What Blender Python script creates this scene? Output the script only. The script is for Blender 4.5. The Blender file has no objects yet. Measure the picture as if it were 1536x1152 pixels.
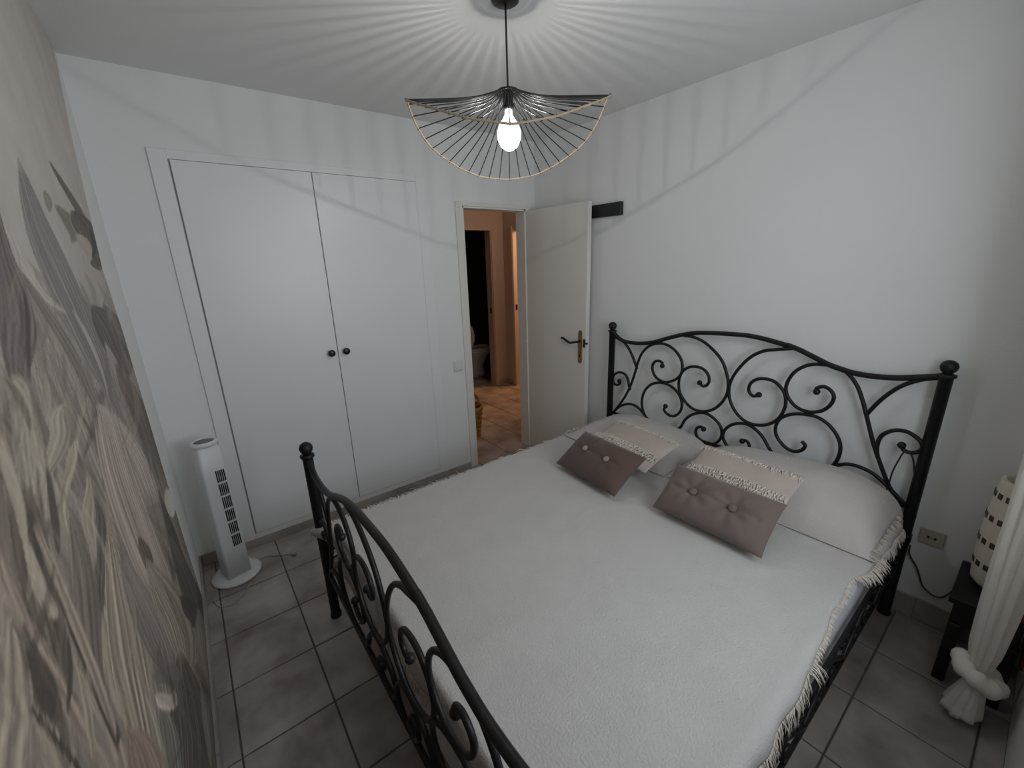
import bpy, bmesh, math, random
from mathutils import Vector, Matrix, Euler, noise
random.seed(7)
PI = math.pi
sc = bpy.context.scene
COL = sc.collection

# ------------------------------------------------------------------ camera, world, lights, exposure
cam_d = bpy.data.cameras.new('camera')
cam = bpy.data.objects.new('camera', cam_d); COL.objects.link(cam)
CY, CP, CR = 0.6525, -0.2839, -0.0318
fwd = Vector((math.sin(CY)*math.cos(CP), math.cos(CY)*math.cos(CP), math.sin(CP)))
rgt = Vector((math.cos(CY), -math.sin(CY), 0)); upv = rgt.cross(fwd)
r2 = rgt*math.cos(CR) + upv*math.sin(CR); u2 = -rgt*math.sin(CR) + upv*math.cos(CR)
mw = Matrix((( r2.x, u2.x, -fwd.x, -2.3683), (r2.y, u2.y, -fwd.y, -2.727), (r2.z, u2.z, -fwd.z, 1.6257), (0, 0, 0, 1)))
cam.matrix_world = mw
cam_d.sensor_width = 36.0; cam_d.lens = 36.0*629.91/1536.0; cam_d.clip_start = 0.02
sc.camera = cam

wd = bpy.data.worlds.new('world'); sc.world = wd; wd.use_nodes = True
wd.node_tree.nodes['Background'].inputs[0].default_value = (0.55, 0.68, 0.9, 1)
wd.node_tree.nodes['Background'].inputs[1].default_value = 0.6

def area(name, loc, direc, sx, sy, power, col):
    d = bpy.data.lights.new(name, 'AREA'); d.shape = 'RECTANGLE'; d.size = sx; d.size_y = sy
    d.energy = power; d.color = col
    o = bpy.data.objects.new(name, d); COL.objects.link(o); o.location = loc
    o.rotation_euler = Vector(direc).to_track_quat('-Z', 'Y').to_euler()
    return o
area('window_daylight', (-1.2, -3.12, 1.55), (0, 1, -0.05), 1.0, 1.2, 36.0, (0.84, 0.92, 1.0))
area('hall_lamp', (0.75, 0.30, 2.25), (-0.15, 1, -0.15), 0.3, 0.3, 5.0, (1.0, 0.62, 0.42))
area('side_room_lamp', (1.75, 1.1, 2.2), (-0.5, 0.2, -1), 0.3, 0.3, 26.0, (1.0, 0.50, 0.24))
BULB_POWER = 13.0
CORE_R = 0.006
sc.view_settings.view_transform = 'Standard'; sc.view_settings.look = 'None'
sc.view_settings.gamma = 1.0; sc.view_settings.use_curve_mapping = False
sc.view_settings.exposure = -0.62
sc.cycles.max_bounces = 8; sc.cycles.diffuse_bounces = 5; sc.cycles.transparent_max_bounces = 64
sc.cycles.sample_clamp_indirect = 4.0

# ------------------------------------------------------------------ materials
def s2l(c):
    c = [x/255.0 for x in c]
    return tuple((x/12.92 if x <= 0.04045 else ((x+0.055)/1.055)**2.4) for x in c) + (1.0,)

def mat(name, rgb, rough=0.7, metal=0.0, var=0.0, vscale=6.0, bump=0.0, bscale=60.0, rgb2=None, sheen=0.0,
        stretch=(1, 1, 1), detail=4.0, spec=0.5, island=0.0):
    m = bpy.data.materials.new(name); m.use_nodes = True
    nt = m.node_tree; b = nt.nodes['Principled BSDF']
    b.inputs['Roughness'].default_value = rough; b.inputs['Metallic'].default_value = metal
    b.inputs['Specular IOR Level'].default_value = spec
    if sheen: b.inputs['Sheen Weight'].default_value = sheen; b.inputs['Sheen Roughness'].default_value = 0.4
    c = s2l(rgb)
    tc = nt.nodes.new('ShaderNodeTexCoord'); mp = nt.nodes.new('ShaderNodeMapping')
    mp.inputs['Scale'].default_value = stretch
    geo = nt.nodes.new('ShaderNodeNewGeometry')
    nt.links.new(geo.outputs['Position'], mp.inputs['Vector'])
    if var > 0 or rgb2:
        c2 = s2l(rgb2) if rgb2 else tuple(min(1, x*(1+var)) for x in c[:3]) + (1,)
        c1 = c if rgb2 else tuple(x*(1-var) for x in c[:3]) + (1,)
        n = nt.nodes.new('ShaderNodeTexNoise'); n.inputs['Scale'].default_value = vscale; n.inputs['Detail'].default_value = detail
        nt.links.new(mp.outputs[0], n.inputs['Vector'])
        r = nt.nodes.new('ShaderNodeValToRGB'); r.color_ramp.elements[0].position = 0.3; r.color_ramp.elements[1].position = 0.7
        r.color_ramp.elements[0].color = c1; r.color_ramp.elements[1].color = c2
        nt.links.new(n.outputs['Fac'], r.inputs['Fac'])
        out = r.outputs['Color']
        if island > 0:
            oi = nt.nodes.new('ShaderNodeObjectInfo'); mr = nt.nodes.new('ShaderNodeMapRange')
            mr.inputs['To Min'].default_value = 1-island; mr.inputs['To Max'].default_value = 1+island
            nt.links.new(oi.outputs['Random'], mr.inputs['Value'])
            mx = nt.nodes.new('ShaderNodeVectorMath'); mx.operation = 'SCALE'
            nt.links.new(out, mx.inputs[0]); nt.links.new(mr.outputs[0], mx.inputs['Scale']); out = mx.outputs[0]
        nt.links.new(out, b.inputs['Base Color'])
    else:
        b.inputs['Base Color'].default_value = c
    if bump > 0:
        n2 = nt.nodes.new('ShaderNodeTexNoise'); n2.inputs['Scale'].default_value = bscale; n2.inputs['Detail'].default_value = 3
        nt.links.new(mp.outputs[0], n2.inputs['Vector'])
        bp = nt.nodes.new('ShaderNodeBump'); bp.inputs['Strength'].default_value = bump; bp.inputs['Distance'].default_value = 0.01
        nt.links.new(n2.outputs['Fac'], bp.inputs['Height']); nt.links.new(bp.outputs['Normal'], b.inputs['Normal'])
    return m

M_wall = mat('white_plaster', (233, 233, 231), 0.85, var=0.015, vscale=2.0, bump=0.10, bscale=90)
M_ceil = mat('ceiling_paint', (226, 226, 224), 0.9, var=0.015, vscale=2.0, bump=0.05, bscale=60)
M_door = mat('white_lacquer', (228, 224, 216), 0.45, var=0.01, vscale=3, bump=0.02, bscale=20)
M_ward = mat('wardrobe_paint', (234, 234, 233), 0.34, var=0.01, vscale=3, bump=0.03, bscale=30)
M_tile = mat('stone_floor_tile', (134, 121, 112), 0.4, rgb2=(190, 182, 174), vscale=5.0, detail=8, bump=0.05, bscale=25, island=0.07)
M_skirt = mat('stone_skirting_tile', (150, 142, 134), 0.45, rgb2=(182, 174, 165), vscale=6, detail=5, island=0.06)
M_grout = mat('grout', (96, 88, 83), 0.9, var=0.1, vscale=30)
M_iron = mat('black_wrought_iron', (27, 26, 27), 0.45, metal=0.3, var=0.15, vscale=40, bump=0.08, bscale=120)
M_cover = mat('cream_woven_cotton', (196, 192, 188), 0.95, var=0.025, vscale=9, bump=0.35, bscale=160, sheen=0.15)
M_fringe = mat('cotton_fringe', (218, 208, 196), 0.95, var=0.05, vscale=40)
M_matt = mat('white_mattress_fabric', (226, 225, 230), 0.9, var=0.02, vscale=5, bump=0.1, bscale=90)
M_pillow = mat('cream_pillow_cotton', (198, 192, 186), 0.95, var=0.02, vscale=7, bump=0.3, bscale=130, sheen=0.15)
M_cush = mat('beige_cushion_linen', (188, 174, 165), 0.95, var=0.04, vscale=9, bump=0.3, bscale=150)
M_tuft = mat('ivory_tuft_yarn', (214, 204, 192), 0.95, var=0.08, vscale=60)
M_velD = mat('dark_taupe_velvet', (92, 75, 67), 0.85, var=0.06, vscale=8, sheen=0.35, bump=0.05, bscale=40)
M_velL = mat('taupe_velvet', (112, 98, 90), 0.85, var=0.06, vscale=8, sheen=0.35, bump=0.05, bscale=40)
M_btn = mat('velvet_button', (158, 142, 131), 0.8, sheen=0.3)
M_fan = mat('white_fan_plastic', (226, 226, 226), 0.4)
M_slot = mat('dark_slot', (22, 22, 24), 0.7)
M_grey = mat('grey_fan_top', (120, 122, 124), 0.5)
M_brass = mat('aged_brass', (176, 140, 92), 0.35, metal=0.85, rgb2=(120, 88, 52), vscale=60)
M_bronze = mat('dark_bronze', (58, 46, 38), 0.4, metal=0.7)
M_black = mat('black_painted_wood', (24, 24, 28), 0.5, var=0.1, vscale=20)
M_stand = mat('black_stand_wood', (16, 15, 16), 0.55, var=0.2, vscale=20)
M_knob = mat('black_knob', (24, 24, 25), 0.35)
M_plast = mat('white_switch_plastic', (224, 222, 216), 0.4)
M_sock = mat('yellowed_socket_plastic', (186, 178, 158), 0.45)
M_cable = mat('dark_cable', (36, 34, 36), 0.6)
M_cableg = mat('grey_cable', (70, 68, 72), 0.6)
M_cablew = mat('white_cable', (176, 172, 168), 0.5)
M_curt = mat('white_sheer_curtain', (238, 234, 224), 0.9, var=0.03, vscale=12, bump=0.2, bscale=120)
M_lamp = mat('shell_lampshade', (226, 218, 202), 0.6, var=0.08, vscale=40, stretch=(1, 1, 0.1))
M_band = mat('dark_shell_inlay', (74, 62, 56), 0.35, var=0.25, vscale=80)
M_recess = mat('shadow_gap_paint', (190, 182, 178), 0.9)
M_wick = mat('yellow_wicker', (176, 132, 62), 0.7, rgb2=(120, 76, 34), vscale=50)
M_ceram = mat('white_ceramic', (210, 208, 204), 0.2)
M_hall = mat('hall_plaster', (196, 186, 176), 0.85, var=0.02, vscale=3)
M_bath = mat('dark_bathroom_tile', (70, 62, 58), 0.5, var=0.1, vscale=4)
M_rim = mat('gold_rim_wire', (180, 160, 132), 0.5, metal=0.0, var=0.1, vscale=40)
M_wire = mat('black_wire', (20, 20, 22), 0.4)
M_red = mat('dark_red_cloth', (104, 22, 30), 0.9, var=0.1, vscale=20)
M_metal = mat('steel', (120, 116, 112), 0.35, metal=0.8)

def glass_mat():
    m = bpy.data.materials.new('window_glass'); m.use_nodes = True; nt = m.node_tree
    nt.nodes.clear(); o = nt.nodes.new('ShaderNodeOutputMaterial'); t = nt.nodes.new('ShaderNodeBsdfTransparent')
    g = nt.nodes.new('ShaderNodeBsdfGlossy'); g.inputs['Roughness'].default_value = 0.02
    x = nt.nodes.new('ShaderNodeMixShader'); x.inputs[0].default_value = 0.08
    nt.links.new(t.outputs[0], x.inputs[1]); nt.links.new(g.outputs[0], x.inputs[2]); nt.links.new(x.outputs[0], o.inputs[0]); return m
M_glass = glass_mat()
def emit_mat(name, col, s, transp=0.0):
    m = bpy.data.materials.new(name); m.use_nodes = True; nt = m.node_tree
    nt.nodes.clear(); o = nt.nodes.new('ShaderNodeOutputMaterial'); e = nt.nodes.new('ShaderNodeEmission')
    e.inputs[0].default_value = (*col, 1); e.inputs[1].default_value = s
    if transp > 0:
        t = nt.nodes.new('ShaderNodeBsdfTransparent'); x = nt.nodes.new('ShaderNodeMixShader'); x.inputs[0].default_value = 1-transp
        nt.links.new(t.outputs[0], x.inputs[1]); nt.links.new(e.outputs[0], x.inputs[2]); nt.links.new(x.outputs[0], o.inputs[0])
    else: nt.links.new(e.outputs[0], o.inputs[0])
    return m

# ------------------------------------------------------------------ object helpers
def link(name, me, parent=None):
    o = bpy.data.objects.new(name, me); COL.objects.link(o)
    if parent is not None: o.parent = parent
    return o
def thing(name, label, cat, loc=(0, 0, 0), rotz=0.0, group=None):
    o = bpy.data.objects.new(name, None); COL.objects.link(o); o.empty_display_size = 0.05
    o.location = loc; o.rotation_euler = (0, 0, rotz); tag(o, label, cat, group); return o
def tag(o, label=None, cat=None, group=None, kind=None):
    if label: o['label'] = label
    if cat: o['category'] = cat
    if group: o['group'] = group
    if kind: o['kind'] = kind
    return o

class MB:
    """collects verts and faces of ONE mesh"""
    def __init__(s): s.v = []; s.f = []
    def add(s, v, f):
        k = len(s.v); s.v += [tuple(p) for p in v]; s.f += [tuple(i+k for i in q) for q in f]; return s
    def box(s, lo, hi, bev=0.0, seg=1):
        bm = bmesh.new(); bmesh.ops.create_cube(bm, size=1.0)
        for v in bm.verts:
            v.co = Vector([(lo[i]+hi[i])/2 + v.co[i]*(hi[i]-lo[i]) for i in range(3)])
        if bev > 0: bmesh.ops.bevel(bm, geom=list(bm.edges), offset=bev, segments=seg, affect='EDGES', profile=0.5)
        bm.verts.index_update()
        s.add([v.co[:] for v in bm.verts], [[v.index for v in f.verts] for f in bm.faces]); bm.free(); return s
    def tube(s, path, r, n=8, closed=False, flat=1.0):
        P = [Vector(p) for p in path]; m = len(P)
        if m < 2: return s
        R = r if isinstance(r, (list, tuple)) else [r]*m
        vs = []; fs = []
        def tan(i):
            a = P[(i-1) % m] if (closed or i > 0) else P[0]; b = P[(i+1) % m] if (closed or i < m-1) else P[m-1]
            t = b-a
            return t.normalized() if t.length > 1e-9 else Vector((0, 0, 1))
        t0 = tan(0); ref = Vector((0, 0, 1)) if abs(t0.z) < 0.9 else Vector((1, 0, 0))
        nrm = (ref - t0*ref.dot(t0)).normalized()
        for i in range(m):
            t = tan(i); nrm = nrm - t*nrm.dot(t)
            nrm = nrm.normalized() if nrm.length > 1e-6 else t.orthogonal().normalized()
            bn = t.cross(nrm)
            for k in range(n):
                a = 2*PI*k/n; vs.append(P[i] + (nrm*math.cos(a) + bn*math.sin(a)*flat)*R[i])
        for i in range(m if closed else m-1):
            j = (i+1) % m
            for k in range(n):
                k2 = (k+1) % n; fs.append((i*n+k, i*n+k2, j*n+k2, j*n+k))
        if not closed:
            fs.append(tuple(reversed(range(n)))); fs.append(tuple(range((m-1)*n, m*n)))
        return s.add(vs, fs)
    def lathe(s, prof, c=(0, 0, 0), n=24, sx=1.0, sy=1.0):
        vs = []; fs = []
        for r, z in prof:
            for k in range(n):
                a = 2*PI*k/n; vs.append((c[0]+r*math.cos(a)*sx, c[1]+r*math.sin(a)*sy, c[2]+z))
        for i in range(len(prof)-1):
            for k in range(n):
                k2 = (k+1) % n; fs.append((i*n+k, i*n+k2, (i+1)*n+k2, (i+1)*n+k))
        if prof[0][0] > 1e-4: fs.append(tuple(reversed(range(n))))
        if prof[-1][0] > 1e-4: fs.append(tuple(range((len(prof)-1)*n, len(prof)*n)))
        return s.add(vs, fs)
    def ball(s, c, r, n=12, m=8, sz=1.0):
        return s.lathe([(max(r*math.sin(PI*i/m), 1e-5), -r*sz*math.cos(PI*i/m)) for i in range(m+1)], c, n)
    def xform(s, M):
        s.v = [tuple(M @ Vector(p)) for p in s.v]; return s
    def build(s, name, m, parent=None, smooth=False):
        me = bpy.data.meshes.new(name); me.from_pydata(s.v, [], s.f); me.update()
        if smooth: me.polygons.foreach_set('use_smooth', [True]*len(me.polygons))
        me.materials.append(m); me.validate()
        return link(name, me, parent)
def struct(name, mb, m, parent=None, smooth=False):
    return tag(mb.build(name, m, parent, smooth), kind='structure')

def spline(P, n=6, closed=False):
    P = [Vector(p) for p in P]
    Q = [P[-1]]+P+[P[0], P[1]] if closed else [2*P[0]-P[1]]+P+[2*P[-1]-P[-2]]
    out = []
    for i in range(1, len(Q)-2):
        a, b, c, d = Q[i-1], Q[i], Q[i+1], Q[i+2]
        for k in range(n):
            t = k/n
            out.append(0.5*((2*b)+(c-a)*t+(2*a-5*b+4*c-d)*t*t+(3*b-a-3*c+d)*t**3))
    if not closed: out.append(P[-1])
    return out

# ------------------------------------------------------------------ traced data (metres; headboard curves are (y, z) in its own plane)
HEAD_TOP=[(-0.8557, 1.1282), (-0.9409, 1.0931), (-1.0164, 1.0831), (-1.1081, 1.0881), (-1.2034, 1.1106), (-1.2923, 1.1447), (-1.3928, 1.1787), (-1.4724, 1.1969), (-1.5561, 1.2062), (-1.6639, 1.2125), (-1.745, 1.2148), (-1.8164, 1.2096), (-1.8914, 1.1975), (-1.9514, 1.1859), (-1.9414, 1.1907), (-1.9932, 1.1758), (-2.0553, 1.1509), (-2.1256, 1.1226), (-2.1763, 1.1094), (-2.2199, 1.1008), (-2.2745, 1.0985), (-2.326, 1.1012), (-2.3823, 1.1096), (-2.4386, 1.1235), (-2.5011, 1.1462)]
HEAD_SCROLLS=[
  [(-0.8736, 1.1076), (-0.9522, 1.0856), (-1.0026, 1.0477), (-1.0428, 0.9913), (-1.0839, 0.9135)],
  [(-0.9048, 0.5609), (-0.9537, 0.628), (-1.0052, 0.7128), (-1.0435, 0.801), (-1.0699, 0.8884), (-1.0865, 0.954), (-1.1126, 1.0197), (-1.1583, 1.0735), (-1.2136, 1.1003), (-1.2684, 1.1067), (-1.3279, 1.0888), (-1.3746, 1.0513), (-1.3999, 1.0071), (-1.4032, 0.9509), (-1.3744, 0.9042), (-1.3237, 0.8729), (-1.2783, 0.8661), (-1.2298, 0.8839), (-1.203, 0.9221), (-1.2002, 0.9604), (-1.2174, 0.9864), (-1.2451, 0.9936), (-1.2671, 0.9846), (-1.2686, 0.9663)],
  [(-1.0377, 0.7532), (-1.025, 0.7877), (-1.0117, 0.8314), (-0.9806, 0.8605), (-0.9362, 0.8615), (-0.8976, 0.8371), (-0.8878, 0.8017), (-0.9008, 0.7708), (-0.9295, 0.7692), (-0.9513, 0.7862), (-0.9426, 0.8005)],
  [(-0.9048, 0.5609), (-0.9544, 0.6136), (-1.0197, 0.6496), (-1.0789, 0.6552), (-1.1276, 0.635), (-1.1711, 0.6002)],
  [(-1.1711, 0.6002), (-1.1459, 0.6399), (-1.1356, 0.7021), (-1.1495, 0.7693), (-1.1906, 0.8232), (-1.2419, 0.8498), (-1.2976, 0.8564), (-1.3533, 0.8411), (-1.3959, 0.8085), (-1.42, 0.7636), (-1.4193, 0.7124), (-1.3945, 0.673), (-1.36, 0.6547), (-1.3272, 0.6615), (-1.3041, 0.6819), (-1.3122, 0.7087)],
  [(-1.3934, 1.1725), (-1.4589, 1.171), (-1.5239, 1.1502), (-1.589, 1.1068), (-1.6388, 1.055), (-1.6717, 0.9864), (-1.6854, 0.9291), (-1.6815, 0.8673), (-1.6514, 0.8056), (-1.6103, 0.7631), (-1.5575, 0.7393), (-1.5005, 0.7381), (-1.4473, 0.7662), (-1.4038, 0.8187), (-1.3894, 0.8824), (-1.4014, 0.9424), (-1.4358, 0.9828), (-1.4835, 0.9993), (-1.5318, 0.9946), (-1.5659, 0.966), (-1.5759, 0.9291), (-1.5646, 0.9032), (-1.5422, 0.8921), (-1.5206, 0.9082)],
  [(-1.4195, 0.5912), (-1.4492, 0.6521), (-1.4877, 0.697), (-1.5426, 0.7271), (-1.5903, 0.7295), (-1.6393, 0.7068), (-1.6739, 0.6687), (-1.6799, 0.6138), (-1.6542, 0.5684), (-1.6207, 0.5512), (-1.5805, 0.552), (-1.5418, 0.5691), (-1.5267, 0.5966), (-1.5322, 0.6255), (-1.5553, 0.6409), (-1.5725, 0.6311)],
  [(-1.9683, 0.596), (-1.9274, 0.6417), (-1.8961, 0.684), (-1.8595, 0.7139), (-1.8171, 0.7313), (-1.7692, 0.7264), (-1.7223, 0.6992), (-1.6937, 0.6587), (-1.6908, 0.6174), (-1.7096, 0.583), (-1.7383, 0.5587), (-1.7792, 0.5507), (-1.8161, 0.5679), (-1.8367, 0.5987), (-1.8297, 0.6276), (-1.8113, 0.637), (-1.7963, 0.6281)],
  [(-1.9698, 1.1767), (-1.8965, 1.1598), (-1.8374, 1.1431), (-1.7788, 1.0995), (-1.727, 1.0263), (-1.6969, 0.954), (-1.6939, 0.8855), (-1.7155, 0.8219), (-1.7569, 0.7714), (-1.8087, 0.7441), (-1.8689, 0.7445), (-1.9234, 0.7703), (-1.9604, 0.817), (-1.9767, 0.8744), (-1.9731, 0.9221), (-1.9562, 0.9596), (-1.9187, 0.9928), (-1.8806, 1.0023), (-1.8371, 0.9957), (-1.8045, 0.9704), (-1.7939, 0.9377), (-1.8019, 0.9103), (-1.8235, 0.8971), (-1.8479, 0.9108)],
  [(-2.4887, 0.5556), (-2.4348, 0.608), (-2.3729, 0.7285), (-2.3342, 0.8196), (-2.2962, 0.924), (-2.2743, 0.9818), (-2.2449, 1.0443), (-2.2026, 1.0947), (-2.1645, 1.1129), (-2.1063, 1.1193), (-2.0429, 1.1044), (-1.992, 1.0588), (-1.9679, 0.9915), (-1.979, 0.9375), (-2.0214, 0.8912), (-2.0758, 0.8774), (-2.1292, 0.8945), (-2.1609, 0.9339), (-2.1682, 0.9755), (-2.1502, 1.0042), (-2.1219, 1.0151), (-2.0968, 1.0016), (-2.0982, 0.9845)],
  [(-2.5034, 1.1337), (-2.4581, 1.1204), (-2.4162, 1.0973), (-2.3815, 1.0677), (-2.3476, 1.0232), (-2.3212, 0.976), (-2.2968, 0.9218)],
  [(-2.0729, 0.7194), (-2.0905, 0.7035), (-2.0816, 0.6755), (-2.0485, 0.6549), (-2.0038, 0.6663), (-1.9596, 0.7121), (-1.9492, 0.7616), (-1.9654, 0.811), (-2.0099, 0.8453), (-2.0667, 0.8609), (-2.1233, 0.8599), (-2.1767, 0.8301), (-2.216, 0.7809), (-2.2311, 0.731), (-2.2273, 0.6739), (-2.2082, 0.6239), (-2.1847, 0.5972), (-2.1332, 0.5616)],
  [(-2.2055, 0.6056), (-2.2269, 0.6426), (-2.2699, 0.6691), (-2.32, 0.6707), (-2.3711, 0.6546), (-2.4242, 0.6167), (-2.4928, 0.5575)],
  [(-2.3664, 0.7393), (-2.3564, 0.788), (-2.3631, 0.8418), (-2.3976, 0.8779), (-2.4399, 0.8849), (-2.4768, 0.8662), (-2.4959, 0.8423), (-2.4938, 0.8171), (-2.4719, 0.7994), (-2.4461, 0.8002), (-2.4338, 0.821)],
]
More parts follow.
